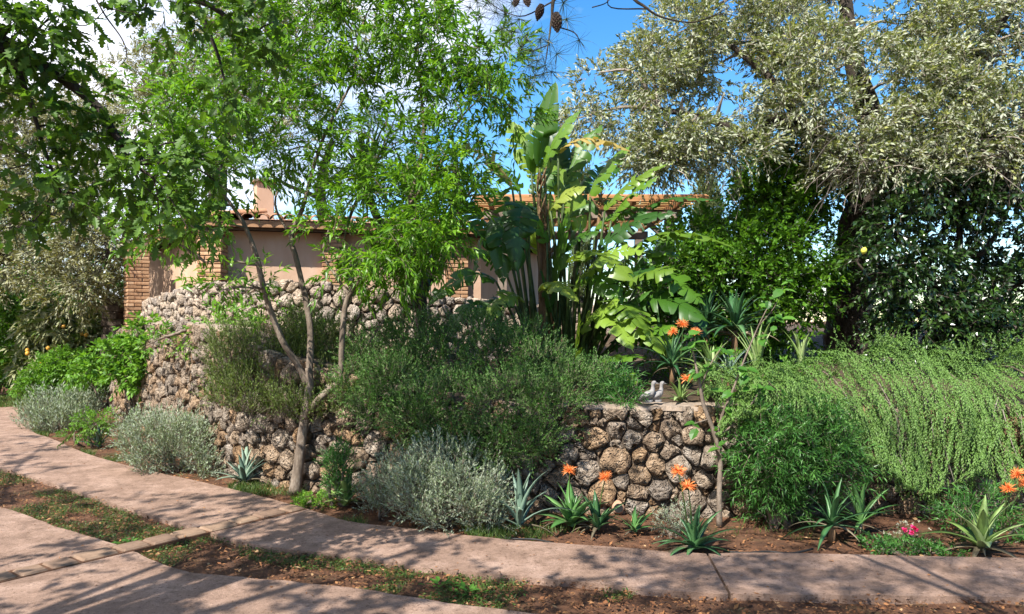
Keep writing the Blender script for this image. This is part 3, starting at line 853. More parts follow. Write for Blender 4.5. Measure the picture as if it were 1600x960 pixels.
# --- peach tree beside the drive
b0 = G(462, 768)
peach = tree('peach_tree', 'multi stemmed peach tree with bright green leaves beside the drive', b0)
yb = b0.y
skel = []
tp = limb([(460, 772, yb, .060), (466, 735, yb, .048), (471, 690, yb, .044), (478, 645, yb, .044), (484, 600, yb, .040), (482, 575, yb, .032)], 5)
tube('trunk', tp, M['palebark'], peach, 10, .08); skel.append(tp)
br = [
    [(480, 600, yb, .034), (466, 572, yb, .033), (440, 530, yb - .1, .03), (416, 465, yb - .15, .027), (400, 400, yb - .2, .024), (378, 345, yb - .2, .019), (335, 285, yb - .3, .013), (300, 235, yb - .3, .007)],
    [(483, 585, yb, .034), (485, 520, yb + .1, .03), (478, 470, yb + .1, .028), (463, 405, yb + .15, .025), (455, 370, yb + .2, .024), (473, 325, yb + .2, .02), (490, 262, yb + .2, .017), (512, 200, yb + .1, .014), (548, 130, yb, .010), (560, 60, yb, .006)],
    [(474, 655, yb, .04), (500, 622, yb - .1, .034), (530, 592, yb - .1, .028), (535, 520, yb - .1, .026), (545, 462, yb - .1, .024), (590, 405, yb - .15, .021), (632, 330, yb - .2, .018), (655, 260, yb - .2, .016), (662, 200, yb - .2, .014), (656, 120, yb - .1, .011), (650, 30, yb - .1, .006)],
    [(632, 330, yb - .2, .014), (690, 252, yb - .3, .012), (716, 190, yb - .3, .009), (765, 140, yb - .3, .005)],
    [(545, 462, yb - .1, .015), (524, 430, yb, .013), (505, 395, yb + .1, .011), (520, 340, yb + .2, .008)],
    [(404, 415, yb - .2, .012), (360, 408, yb - .3, .009), (320, 410, yb - .4, .006)],
    [(455, 372, yb + .2, .013), (430, 320, yb + .4, .011), (440, 260, yb + .5, .008), (400, 180, yb + .5, .005)],
    [(470, 690, yb, .02), (500, 640, yb + .2, .016), (560, 560, yb + .3, .012), (600, 500, yb + .4, .008)],
]
for b in br:
    pth = limb(b, 5); tube('branch', pth, M['bark'], peach, 7, .08); skel.append(pth)
cl = []
for px, py, r, dY in [(300, 195, 60, -.3), (255, 175, 40, -.2), (375, 165, 55, 0), (440, 115, 55, .3), (490, 55, 55, .1), (560, 55, 60, 0), (645, 45, 55, -.2), (705, 75, 55, -.2), (765, 115, 45, -.3), (800, 165, 35, -.3), (710, 160, 55, -.2), (620, 140, 60, 0),
                      (540, 150, 60, .2), (460, 205, 60, .3), (380, 245, 60, 0), (300, 265, 50, -.3), (265, 310, 42, -.4), (540, 240, 60, .3), (620, 240, 60, .1), (700, 235, 55, -.2), (560, 320, 55, .1), (640, 320, 55, -.2), (690, 310, 48, -.3),
                      (520, 355, 36, .2), (615, 390, 45, -.2), (685, 372, 32, -.3), (728, 300, 26, -.3), (560, 385, 36, 0), (300, 330, 36, -.3), (240, 345, 34, -.3), (228, 378, 24, -.3), (345, 345, 20, -.3), (395, 445, 18, -.3), (345, 455, 14, -.3), (655, 365, 40, -.4),
                      (790, 100, 30, -.3), (575, -20, 60, 0), (480, -20, 60, .2), (660, -20, 60, 0), (540, 430, 18, 0), (330, 120, 45, .2), (420, 60, 45, .4), (400, 10, 45, .4), (600, 440, 25, -.1), (645, 405, 34, -.2), (580, 412, 28, 0), (700, 345, 34, -.2), (735, 260, 34, -.3)]:
    cl.append(C(px, py, yb + dY, r, r * .85, .55 + .3 * R.uniform()))
s = Soup()
twig_links(s, R, skel, cl, .011, .004)
sprays(s, R, cl, 3300, .27, 13, .102, .028, 'lance', up=.55, out=.8, droop=.28, ang=54, leafdroop=.28, gap=-.33, gscale=3.2, mat_twig=1, twr=.003, tsd=.24)
crown(peach, s, (M['peach'], M['bark']))
pm = leaf_object_mesh('leaf', 'lance', M['peachobj'])
for i in range(240):      # the nearest leaves, singly
    c = cl[R.integers(0, len(cl))]; u = unit(R.normal(size=3)); u[1] = -abs(u[1])
    p_ = np.array(c[:3]) + u * np.array(c[3:6]) * R.uniform(.85, 1.1); L_ = R.uniform(.09, .14)
    place_leaf(pm, 'leaf', peach, p_, (R.normal(0, .8), R.normal(-.2, .5), R.normal(-.7, .4)), (R.normal(0, .5), -.5 + R.normal(0, .4), 1), L_, L_ * .26)

# --- big olive on the right
ob = P(1330, 575, 10.2)
olive = tree('olive_tree', 'big old olive tree with silvery crown and dark thick trunk', ob)
oy = 10.2
sk2 = []
tp = limb([(1330, 600, oy, .36), (1326, 540, oy, .33), (1328, 470, oy, .29), (1338, 400, oy, .28), (1352, 330, oy, .27), (1368, 270, oy, .24), (1372, 210, oy - .2, .2)], 5)
tube('trunk', tp, M['darkbark'], olive, 14, .1); sk2.append(tp)
for b in [
    [(1355, 320, oy, .2), (1310, 250, oy - .3, .15), (1255, 200, oy - .6, .12), (1205, 190, oy - .8, .10), (1170, 215, oy - .9, .08), (1120, 190, oy - .9, .05), (1030, 170, oy - .8, .025)],
    [(1370, 230, oy - .1, .18), (1350, 150, oy - .3, .14), (1330, 80, oy - .3, .11), (1320, 0, oy - .2, .08), (1300, -80, oy, .05)],
    [(1370, 235, oy - .1, .17), (1430, 170, oy - .4, .13), (1500, 120, oy - .6, .10), (1560, 40, oy - .6, .06), (1600, -30, oy - .5, .04)],
    [(1360, 270, oy, .16), (1440, 245, oy - .7, .12), (1530, 225, oy - 1.0, .08), (1610, 215, oy - 1.2, .05)],
    [(1260, 205, oy - .6, .07), (1200, 120, oy - .6, .05), (1130, 60, oy - .4, .03), (1080, 0, oy - .3, .015)],
]:
    pth = limb(b, 5); tube('branch', pth, M['darkbark'], olive, 9, .1); sk2.append(pth)
cl = []
for px, py, r, dY in [(1010, 110, 55, -.3), (980, 190, 50, -.5), (915, 180, 42, -.5), (930, 130, 35, -.4), (1060, 60, 60, -.3), (1050, 150, 65, -.6), (1130, 90, 65, -.4), (1120, 180, 65, -.8), (1040, 225, 50, -.7), (1080, 225, 40, -.8), (1160, 240, 40, -.9), (1200, 130, 65, -.8), (1210, 50, 60, -.3), (1130, 20, 55, -.2),
                      (1265, 100, 70, -.9), (1260, 170, 55, -1.0), (1330, 110, 70, -1.0), (1340, 190, 65, -1.2), (1400, 140, 60, -1.0), (1420, 210, 65, -1.2), (1480, 170, 70, -1.2), (1500, 240, 60, -1.3), (1560, 190, 70, -1.3), (1570, 260, 55, -1.4), (1530, 110, 70, -1.0), (1470, 60, 60, -.7), (1550, 40, 70, -.8),
                      (1400, 30, 60, -.3), (1330, 30, 60, .3), (1260, 20, 50, .3), (1600, 110, 60, -1.0), (1630, 200, 60, -1.3), (1380, 260, 50, -1.2), (1320, 255, 45, -1.2), (1440, 270, 40, -1.3), (1620, 20, 60, -.6), (1450, 110, 45, -.9), (1040, 262, 24, -.7), (1000, 250, 30, -.6), (1180, 0, 50, .2), (1380, -50, 70, 0), (1500, -50, 70, 0), (1230, -50, 70, 0), (1080, -40, 50, 0)]:
    cl.append(C(px, py, oy + dY, r, r * .8, .7))
s = Soup(); twig_links(s, R, sk2, cl, .03, .01)
sprays(s, R, cl, 14800, .26, 13, .078, .025, 'diamond', up=.35, out=.7, droop=.3, ang=42, leafdroop=.1, gap=-.27, gscale=2.1, mat_twig=1, twr=.004, tsd=.2, upn=.4)
crown(olive, s, (M['olive'], M['twig']))
# bare drooping twigs under the crown
s = Soup()
for px, py, Y, n in [(1310, 205, 8.9, 60), (1370, 240, 8.8, 60), (1420, 250, 8.8, 40), (1570, 250, 8.6, 60), (1590, 210, 8.6, 40), (1340, 270, 8.9, 40), (1120, 270, 9.2, 30)]:
    for i in range(n):
        p = np.array(P(px + R.normal(0, 25), py + R.normal(0, 15), Y + R.normal(0, .2)))
        d = unit(np.array([R.normal(0, .7), R.normal(0, .5), R.normal(-.2, .5)])); ln = R.uniform(.25, .6)
        e = p + d * ln + np.array([0, 0, -.25 * ln]); m_ = (p + e) / 2 + np.array([R.normal(0, .05), 0, .12 * ln])
        v, f = tube_geo(catmull([list(p) + [.006], list(m_) + [.0045], list(e) + [.002]], 3), 3); s.add(v, f, .5)
o = s.build('bare_twig', (M['twig'],), olive); o['kind'] = 'stuff'

# --- dark citrus tree under the olive
cy = 8.9
cit = tree('lemon_tree', 'dark glossy lemon tree under the olive at the right', P(1470, 590, cy))
sk = []
tp = limb([(1465, 600, cy, .09), (1470, 520, cy, .08), (1480, 450, cy, .07), (1488, 420, cy, .06), (1500, 400, cy, .05)], 4)
tube('trunk', tp, M['darkbark'], cit, 9, .1); sk.append(tp)
for b in [[(1480, 445, cy, .05), (1500, 400, cy, .04), (1535, 395, cy, .035), (1570, 340, cy, .02), (1580, 300, cy, .012)],
          [(1478, 470, cy, .04), (1440, 420, cy, .03), (1400, 370, cy, .02), (1390, 310, cy, .012)],
          [(1488, 430, cy, .045), (1500, 380, cy, .035), (1490, 330, cy, .022), (1470, 290, cy, .012)],
          [(1470, 520, cy, .04), (1420, 480, cy - .2, .03), (1370, 450, cy - .3, .02), (1340, 410, cy - .4, .012)],
          [(1480, 470, cy, .04), (1540, 470, cy, .03), (1600, 440, cy, .02)]]:
    pth = limb(b, 4); tube('branch', pth, M['darkbark'], cit, 7, .1); sk.append(pth)
cl = [C(px, py, cy + dY, r, r * .85, .5) for px, py, r, dY in [
    (1400, 350, 36, -.4), (1415, 400, 42, -.4), (1425, 460, 46, -.4), (1385, 440, 24, -.5), (1350, 395, 16, -.5), (1460, 490, 50, -.3), (1510, 500, 45, -.3), (1450, 420, 40, -.2), (1420, 340, 40, 0), (1480, 310, 45, 0), (1540, 310, 45, 0), (1590, 330, 45, -.2),
    (1500, 350, 36, .1), (1560, 430, 30, 0), (1600, 400, 45, 0), (1540, 460, 35, -.1), (1590, 490, 40, -.2), (1440, 290, 45, .2), (1530, 270, 40, .2), (1600, 270, 45, 0), (1410, 520, 40, -.4), (1560, 520, 45, -.3), (1480, 530, 45, -.4), (1640, 450, 50, 0), (1640, 360, 50, 0), (1420, 305, 30, -.3)]]
s = Soup(); twig_links(s, R, sk, cl, .014, .005)
sprays(s, R, cl, 2800, .24, 10, .088, .048, 'broad', up=.2, out=.9, droop=.3, ang=60, leafdroop=.25, gap=-.35, gscale=3.5, mat_twig=1, twr=.004, tsd=.2)
crown(cit, s, (M['citrus'], M['darkbark']))
def fruit_mesh(name, r, mat, el=1.25):
    path = [[0, 0, -r * el, r * .15], [0, 0, -r * .85, r * .62], [0, 0, -r * .35, r * .95], [0, 0, r * .25, r * .98], [0, 0, r * .8, r * .66], [0, 0, r * el, r * .12]]
    v, f = tube_geo(path, 8); me = pmesh(name, v, f, .5); me.materials.append(mat); me.polygons.foreach_set('use_smooth', [True] * len(me.polygons)); return me
fm = fruit_mesh('lemon', .032, M['lemon'])
for px, py in [(1350, 392)]:
    o = link('lemon', fm, cit, world_space=False); o.location = P(px, py, cy - .95) - cit.location; o.rotation_euler = (R.normal(0, .3), R.normal(0, .3), 0)

# --- bright evergreen behind the agaves
ly = 9.9
lau = tree('laurel_tree', 'bright green bushy laurel behind the terrace agaves', P(1180, 600, ly))
sk = []
for b in [[(1180, 610, ly, .09), (1175, 520, ly, .08), (1160, 440, ly, .05), (1130, 370, ly, .02)], [(1178, 520, ly, .05), (1220, 430, ly, .04), (1240, 330, ly, .025), (1235, 260, ly, .012)], [(1175, 500, ly, .05), (1110, 450, ly, .03), (1070, 400, ly, .015)]]:
    pth = limb(b, 4); tube('trunk' if not sk else 'branch', pth, M['darkbark'], lau, 8, .08); sk.append(pth)
cl = [C(px, py, ly + dY, r, r * .85, .6) for px, py, r, dY in [
    (1060, 420, 40, -.2), (1080, 380, 40, 0), (1110, 430, 50, -.4), (1140, 380, 50, -.2), (1170, 440, 50, -.4), (1200, 380, 50, -.3), (1230, 330, 50, 0), (1200, 290, 45, .2), (1240, 270, 45, .3), (1270, 300, 36, .3), (1260, 400, 50, -.2), (1220, 460, 50, -.4),
    (1262, 460, 36, -.2), (1150, 490, 50, -.4), (1100, 480, 50, -.3), (1240, 510, 50, -.3), (1030, 460, 40, -.1), (1180, 330, 36, .1), (1060, 500, 40, -.3), (1190, 250, 30, .4), (1160, 540, 50, 0)]]
s = Soup(); twig_links(s, R, sk, cl, .02, .006)
sprays(s, R, cl, 4000, .28, 11, .088, .045, 'broad', up=.5, out=.9, droop=.15, ang=55, leafdroop=.1, gap=-.4, gscale=3, mat_twig=1, twr=.004, tsd=.2)
crown(lau, s, (M['laurel'], M['darkbark']))

# --- cypresses
def cypress(label, px, top, Y, wpx, bot=620):
    t = tree('cypress_tree', label, P(px, bot, Y), group='cypresses beyond the terrace')
    H_ = (bot - top)
    tube('trunk', limb([(px, bot, Y, .12), (px, (bot + top) / 2, Y, .08), (px, top + 10, Y, .02)], 4), M['darkbark'], t, 7, .05)
    cl = []
    for i in range(16):
        k = i / 15; w = wpx * .5 * min(1, (k * 6) ** .6) * (1 - .25 * k)
        cl.append(C(px + R.normal(0, wpx * .05), top + 6 + k * (H_ - 20), Y, max(w, 3), max(H_ / 22, w * .8), m2(max(w, 3), Y)))
    s = Soup()
    sprays(s, R, cl, 1900, .22, 12, .085, .03, 'diamond', up=1.4, out=.55, droop=0, ang=28, leafdroop=0, mat_twig=None, rnd=.25, shell=.75, upn=.2)
    crown(t, s, (M['cypress'],))
cypress('pale cypress between the pergola corner and the laurel', 1106, 262, 15.5, 46)
cypress('slim cypress seen through the giant leaves behind the pergola', 906, 228, 19.5, 34)

# --- grey-leaved olives in the back, left
def back_olive(label, trunk, branches, clusters, n, mat='greyolive', L=.075, W=.02, gap=-.4, name='olive_tree', tpl='diamond', twig=.34, depth=.8, Y=15, rb=.5, droop=.3, bark='darkbark', nl=12, tsd=.18, group=None):
    t = tree(name, label, P(trunk[0][0], trunk[0][1], trunk[0][2]), group=group)
    sk = []
    pth = limb(trunk, 4); tube('trunk', pth, M[bark], t, 10, .08); sk.append(pth)
    for b in branches:
        pth = limb(b, 4); tube('branch', pth, M[bark], t, 7, .08); sk.append(pth)
    cl = [C(px, py, Y + dY, r, r * .85, depth) for px, py, r, dY in clusters]
    s = Soup(); twig_links(s, R, sk, cl, .022, .007)
    sprays(s, R, cl, n, twig, nl, L, W, tpl, up=.3, out=.75, droop=droop, ang=50, leafdroop=.1, gap=gap, gscale=2.2, mat_twig=1, twr=.005, upn=.4, tsd=tsd)
    crown(t, s, (M[mat], M[bark]))
    return t
back_olive('grey green olive overhanging the path at the far left', [(-60, 640, 14.5, .16), (-50, 540, 14.5, .14), (-20, 430, 14.5, .13), (40, 330, 14.5, .11)],
           [[(10, 370, 14.5, .12), (110, 330, 14, .1), (150, 330, 13.8, .06), (170, 400, 13.6, .02)], [(60, 340, 14.5, .1), (20, 250, 14.2, .06), (-40, 200, 14, .03)], [(60, 340, 14.5, .1), (110, 240, 14, .05), (140, 180, 14, .02)]],
           [(30, 250, 70, 0), (90, 270, 70, -.4), (20, 340, 65, -.3), (90, 350, 60, -.5), (150, 330, 55, -.6), (140, 400, 50, -.7), (90, 420, 45, -.6), (170, 380, 36, -.6), (110, 455, 34, -.7), (150, 445, 30, -.8), (30, 410, 45, -.2), (-50, 300, 90, 0), (-40, 420, 60, 0), (60, 190, 60, 0), (130, 220, 60, 0), (0, 180, 70, 0), (100, 160, 40, .3)],
           4800, Y=14.5, L=.095, W=.03)
back_olive('grey olive rising behind the house roof at upper left', [(330, 560, 20, .3), (335, 420, 20, .26), (340, 300, 20, .22), (350, 200, 20, .14)],
           [[(345, 260, 20, .12), (280, 200, 20, .08), (240, 150, 20, .03)], [(350, 220, 20, .12), (420, 150, 20, .07), (440, 90, 20, .03)]],
           [(240, 110, 36, 0), (290, 100, 50, 0), (270, 160, 55, 0), (340, 80, 55, 0), (330, 150, 65, 0), (400, 110, 60, 0), (400, 180, 60, 0), (440, 60, 45, 0), (460, 130, 50, 0), (230, 180, 40, 0), (190, 120, 26, 0), (130, 130, 40, 0), (160, 160, 40, 0), (330, 220, 50, 0), (250, 70, 20, 0), (480, 200, 40, 0), (380, 40, 60, 0), (330, 30, 40, 0), (450, 10, 60, 0), (540, 60, 60, .5), (420, -20, 60, 0)],
           4200, Y=20, L=.12, W=.036, depth=1.2)
# thin pine behind the roof
back_olive('thin dark pine branches behind the house roof', [(520, 560, 21, .22), (520, 420, 21, .2), (500, 300, 21, .14), (520, 220, 21, .08)],
           [[(502, 310, 21, .07), (450, 290, 21, .05), (420, 270, 21, .02)], [(505, 290, 21, .06), (560, 250, 21, .04), (600, 240, 21, .02)], [(510, 250, 21, .05), (480, 230, 21, .03), (450, 235, 21, .015)]],
           [(450, 280, 36, 0), (490, 250, 36, 0), (540, 230, 40, 0), (590, 220, 40, 0), (430, 250, 30, 0), (620, 180, 40, 0), (650, 140, 36, 0), (500, 300, 30, 0)],
           420, mat='needle', Y=21, L=.16, W=.012, name='pine_tree', gap=-.2, nl=14)

# --- left background greenery
def bush(name, label, base, clusters, n, mat, Y, L, W, tpl='broad', twig=.2, nl=10, depth=.5, up=.4, droop=.2, gap=-.45, ang=55, stems=3, bark='bark', leafdroop=.15, cat='shrub', group=None, tsd=.18, gscale=3.5, rnd=.6, out=.9, shell=.55, twr=.003, tmean=.5):
    t = empty(name, base, label, cat, group)
    cl = [C(px, py, Y + dY, rx, ry, depth) for px, py, rx, ry, dY in clusters]
    s = Soup()
    bx, by, bz = base
    sk = []
    for i in range(stems):
        c = cl[i % len(cl)]
        e = np.array(c[:3]) + R.uniform(-.3, .3, 3) * np.array(c[3:6]); b_ = np.array([bx + R.normal(0, .04), by + R.normal(0, .04), bz - .02])
        pth = catmull([list(b_) + [.02], list((b_ + e) / 2 + R.normal(0, .05, 3)) + [.014], list(e) + [.006]], 5)
        tube('stem', pth, M[bark], t, 6, .1); sk.append(pth)
    twig_links(s, R, sk, cl, .010, .004)
    sprays(s, R, cl, n, twig, nl, L, W, tpl, up=up, out=out, droop=droop, ang=ang, leafdroop=leafdroop, gap=gap, gscale=gscale, mat_twig=1, twr=twr, tsd=tsd, rnd=rnd, shell=shell, tmean=tmean)
    o = s.build('foliage', (M[mat], M[bark]), t); o['kind'] = 'stuff'
    return t
bush('hedge_shrub', 'leafy green hedge at the far left edge', G(-20, 606), [(20, 470, 60, 40, 0), (-40, 500, 80, 70, 0), (30, 510, 45, 40, -.3), (10, 550, 40, 40, 0), (60, 450, 40, 30, .4), (-30, 570, 60, 40, .3), (30, 570, 40, 40, 0), (40, 480, 40, 40, -.4), (-60, 430, 80, 60, 1)], 1700, 'hedge', 19, .12, .06, twig=.4, depth=1.2, stems=4)
bush('hedge_shrub', 'broad green shrub between the olive and the brick post', G(160, 612), [(165, 470, 35, 35, 0), (190, 430, 25, 25, .3), (150, 510, 40, 35, 0), (120, 540, 40, 40, 0), (185, 480, 22, 30, 0), (60, 520, 40, 40, 1), (100, 570, 60, 30, 0), (60, 470, 40, 40, 1), (110, 480, 40, 40, 1)], 1600, 'hedge', 17.2, .11, .055, twig=.35, depth=.8, stems=4)
lo = bush('loquat_tree', 'loquat with long pale leaves and orange fruit left of the wall', G(100, 618), [(75, 520, 34, 26, 0), (110, 510, 34, 26, -.2), (60, 560, 28, 22, 0), (110, 550, 40, 26, -.2), (150, 520, 24, 24, 0), (140, 570, 26, 20, 0), (90, 490, 26, 16, 0)], 520, 'loquat', 15.6, .24, .07, 'lance', twig=.28, nl=9, depth=.6, ang=65, cat='tree', stems=4, leafdroop=.35, tsd=.28)
fm2 = fruit_mesh('fruit', .042, M['fruit'], 1.1)
for i in range(14):
    c = [(78, 548), (100, 545), (45, 545), (95, 520), (135, 530), (60, 575), (110, 565)][i % 7]
    o = link('fruit', fm2, lo, world_space=False); o.location = P(c[0] + R.normal(0, 7), c[1] + R.normal(0, 7), 14.95 + R.normal(0, .1)) - lo.location
bush('mock_orange', 'dense lime green shrub below the loquat', G(95, 630), [(75, 585, 30, 24, 0), (105, 575, 34, 24, 0), (135, 590, 26, 20, 0), (60, 605, 24, 16, 0), (105, 605, 36, 16, 0)], 1200, 'lime_green', 14.0, .078, .036, 'broad', twig=.2, nl=12, depth=.45, stems=4, tmean=.4)
# pale leafy small tree in front of the left wall
fb = G(215, 668)
lt = bush('fig_shrub', 'small lime green leafy tree against the curved wall', fb, [(225, 520, 22, 12, .2), (235, 545, 26, 16, .1), (200, 555, 30, 16, 0), (165, 568, 30, 14, 0), (135, 580, 18, 8, 0), (240, 575, 24, 14, 0), (205, 585, 26, 10, 0), (170, 550, 18, 10, 0), (232, 600, 14, 10, 0), (262, 530, 16, 10, .2)], 420, 'lime_green', 11.2, .10, .05, 'oval', twig=.22, nl=9, depth=.35, cat='small tree', stems=8, leafdroop=.3, gap=-.6)

# --- trees closing the view far behind
for lab, px, top, Y, wpx in [('dark round tree far behind the left hedge', -40, 330, 30, 120), ('distant green tree above the far left path', 90, 300, 34, 120), ('distant tree behind the house, right of the chimney', 480, 330, 32, 110), ('distant bushy tree behind the pergola', 760, 370, 34, 130), ('distant low tree right of the pergola', 1010, 420, 34, 110), ('distant tree behind the lemon tree', 1420, 440, 36, 150), ('distant tree at the far right behind the trailing rosemary', 1610, 430, 36, 130)]:
    hgt = 540 - top
    cls = [(px + R.normal(0, wpx * .3), top + hgt * k, wpx * .34, R.normal(0, .8)) for k in (.15, .2, .3, .35, .45, .5, .6, .65, .75, .8)]
    back_olive(lab, [(px, 560, Y, .3), (px, 500, Y, .25), (px, top + hgt * .5, Y, .18), (px, top + hgt * .2, Y, .1)], [[(px, top + hgt * .6, Y, .12), (px + wpx * .3, top + hgt * .35, Y, .05)]], cls, 600, mat='hedge', L=.22, W=.10, Y=Y, depth=1.6, twig=.6, nl=9, name='broadleaf_tree', tpl='diamond', group='trees far behind')

bush('hedge_shrub', 'sunlit green shrub at the left edge beside the far grass', G(0, 612), [(10, 470, 40, 36, 0), (40, 500, 30, 30, -.2), (-30, 520, 50, 50, 0), (20, 540, 36, 30, -.2), (10, 570, 40, 26, 0), (50, 460, 26, 22, 0)], 1300, 'laurel', 16.2, .11, .05, twig=.3, depth=.6, stems=4)

# ------------------------------------------------------------------ overhanging oak (stands left of the camera, behind it)
oakb = Vector((-5.4, -.6, 0))
oak = tree('oak_tree', 'shady oak whose dark branch hangs in at upper left', oakb)
sko = []
tp = catmull([[-5.4, -.6, -.05, .30], [-5.35, -.5, 1.2, .25], [-5.2, -.35, 2.2, .23], [-4.9, -.2, 3.1, .2], [-4.6, 0, 4.3, .15], [-4.3, .2, 5.6, .09]], 5)
tube('trunk', tp, M['darkbark'], oak, 12, .08); sko.append(tp)
def wl(a, px):   # world start + pixel points
    return catmull([a] + [list(P(x, y, Y)) + [r] for x, y, Y, r in px], 5)
brs = [
    wl([-4.9, -.2, 3.1, .10], [(-380, -40, 2.9, .075), (-120, 10, 3.6, .055), (0, 62, 4.0, .036), (60, 98, 4.1, .032), (140, 155, 4.2, .026), (180, 210, 4.2, .02), (208, 258, 4.2, .012)]),
    wl([-4.9, -.2, 3.1, .08], [(-300, -200, 3.2, .06), (-60, -80, 3.9, .045), (100, -60, 4.2, .035), (240, -20, 4.4, .025), (330, 10, 4.5, .018), (390, 60, 4.5, .010)]),
    wl([-4.9, -.2, 3.1, .06], [(-280, 60, 3.0, .045), (-80, 120, 3.6, .03), (0, 75, 3.9, .024), (40, 140, 4.0, .014), (70, 235, 4.0, .009), (95, 300, 4.0, .005)]),
    catmull([[-4.6, 0, 4.2, .07], [-3.0, 1.6, 4.7, .03], [-1.8, 3.2, 4.6, .016], [-1.0, 4.2, 4.5, .008]], 5),
    catmull([[-4.7, -.1, 3.8, .07], [-4.1, 2.0, 4.2, .03], [-3.4, 3.6, 4.2, .016], [-2.6, 4.6, 4.3, .008]], 5),
    catmull([[-4.3, .2, 5.4, .06], [-4.6, 1.8, 5.6, .03], [-4.6, 3.0, 5.4, .012]], 5),
    catmull([[-4.5, .1, 4.8, .06], [-2.6, .6, 5.4, .03], [-.6, 1.2, 5.4, .012]], 5),
    catmull([[-4.7, -.1, 3.8, .07], [-6.4, 2.4, 5.0, .035], [-7.6, 4.4, 5.3, .02], [-8.4, 6.2, 5.4, .01]], 5),
    catmull([[-4.9, -.2, 3.4, .07], [-6.6, 1.4, 4.8, .035], [-8.6, 3.2, 5.2, .02], [-9.6, 4.6, 5.2, .01]], 5),
    wl([-4.9, -.2, 3.1, .06], [(-200, -120, 3.6, .05), (60, -120, 4.4, .035), (260, -60, 4.6, .02), (330, 60, 4.7, .012), (352, 130, 4.7, .006)]),
]
for b in brs: tube('branch', b, M['darkbark'], oak, 8, .08); sko.append(b)
vis = [C(px, py, Y, r, r * .85, .25) for px, py, r, Y in [
    (30, 40, 50, 3.9), (80, 80, 40, 4.1), (20, 130, 45, 3.9), (130, 160, 45, 4.2), (170, 190, 45, 4.2), (120, 210, 40, 4.2), (60, 180, 40, 4.0), (200, 240, 40, 4.2), (150, 260, 40, 4.2), (230, 280, 36, 4.2), (270, 250, 36, 4.3), (300, 230, 30, 4.3), (190, 300, 34, 4.2), (100, 300, 30, 4.0), (60, 300, 26, 4.0), (40, 340, 22, 4.0),
    (260, 320, 30, 4.2), (320, 260, 24, 4.3), (360, 300, 24, 4.3), (250, 10, 30, 4.4), (300, 30, 26, 4.5), (350, 20, 36, 4.5), (390, 40, 36, 4.5), (100, 10, 34, 4.2), (60, 0, 34, 4.1), (400, 100, 30, 4.6), (370, 160, 20, 4.7), (430, 20, 34, 4.6), (0, 250, 40, 3.9), (20, 70, 40, 3.9), (-40, 100, 60, 3.8), (-40, 0, 60, 3.8), (210, 25, 8, 4.4), (240, 360, 18, 4.2), (300, 350, 18, 4.2)]]
s = Soup(); twig_links(s, R, sko, vis, .007, .003)
sprays(s, R, vis, 480, .16, 7, .085, .058, 'oak', up=.0, out=.6, droop=.4, ang=60, leafdroop=.3, gap=-.3, gscale=6, mat_twig=1, twr=.0022, tsd=.2)
# the high crown over the drive, above the picture
over = [tuple(list(b[i, :3] + R.normal(0, .35, 3)) + [.75, .6, .3]) for b in brs[3:9] for i in range(3, len(b), 2)]
sprays(s, R, over, 1350, .3, 8, .10, .065, 'oval', up=.1, out=.7, droop=.3, ang=60, leafdroop=.2, gap=-.2, gscale=2.5, mat_twig=1, twr=.004, tsd=.2)
crown(oak, s, (M['oak'], M['darkbark']))
# nearest leaves, hanging singly from the big branch
om = leaf_object_mesh('leaf', 'oak', M['oakobj'])
for i in range(170):
    c = vis[R.integers(0, len(vis))]; u = unit(R.normal(size=3))
    p = np.array(c[:3]) + u * np.array(c[3:6]) * R.uniform(.5, 1.05) + np.array([0, -.12, 0])
    place_leaf(om, 'leaf', oak, p, (R.normal(0, .8), R.normal(0, .5), R.normal(-.5, .5)), (R.normal(0, .5), -1 + R.normal(0, .5), R.normal(.6, .5)), *(lambda k: (k, k * .72))(R.uniform(.075, .115)))
# a thin bare twig curling in the gap of sky
tube('branch', limb([(145, -10, 4.2, .005), (165, 25, 4.2, .005), (190, 60, 4.2, .004), (198, 85, 4.2, .003), (190, 102, 4.2, .002)], 5), M['darkbark'], oak, 5)
tube('branch', limb([(100, 20, 4.2, .004), (115, 38, 4.2, .0035), (140, 38, 4.2, .003), (165, 15, 4.2, .002)], 5), M['darkbark'], oak, 5)
tube('branch', limb([(165, 12, 4.2, .003), (190, 18, 4.2, .003), (215, 25, 4.2, .002), (230, 48, 4.2, .0015)], 5), M['darkbark'], oak, 5)

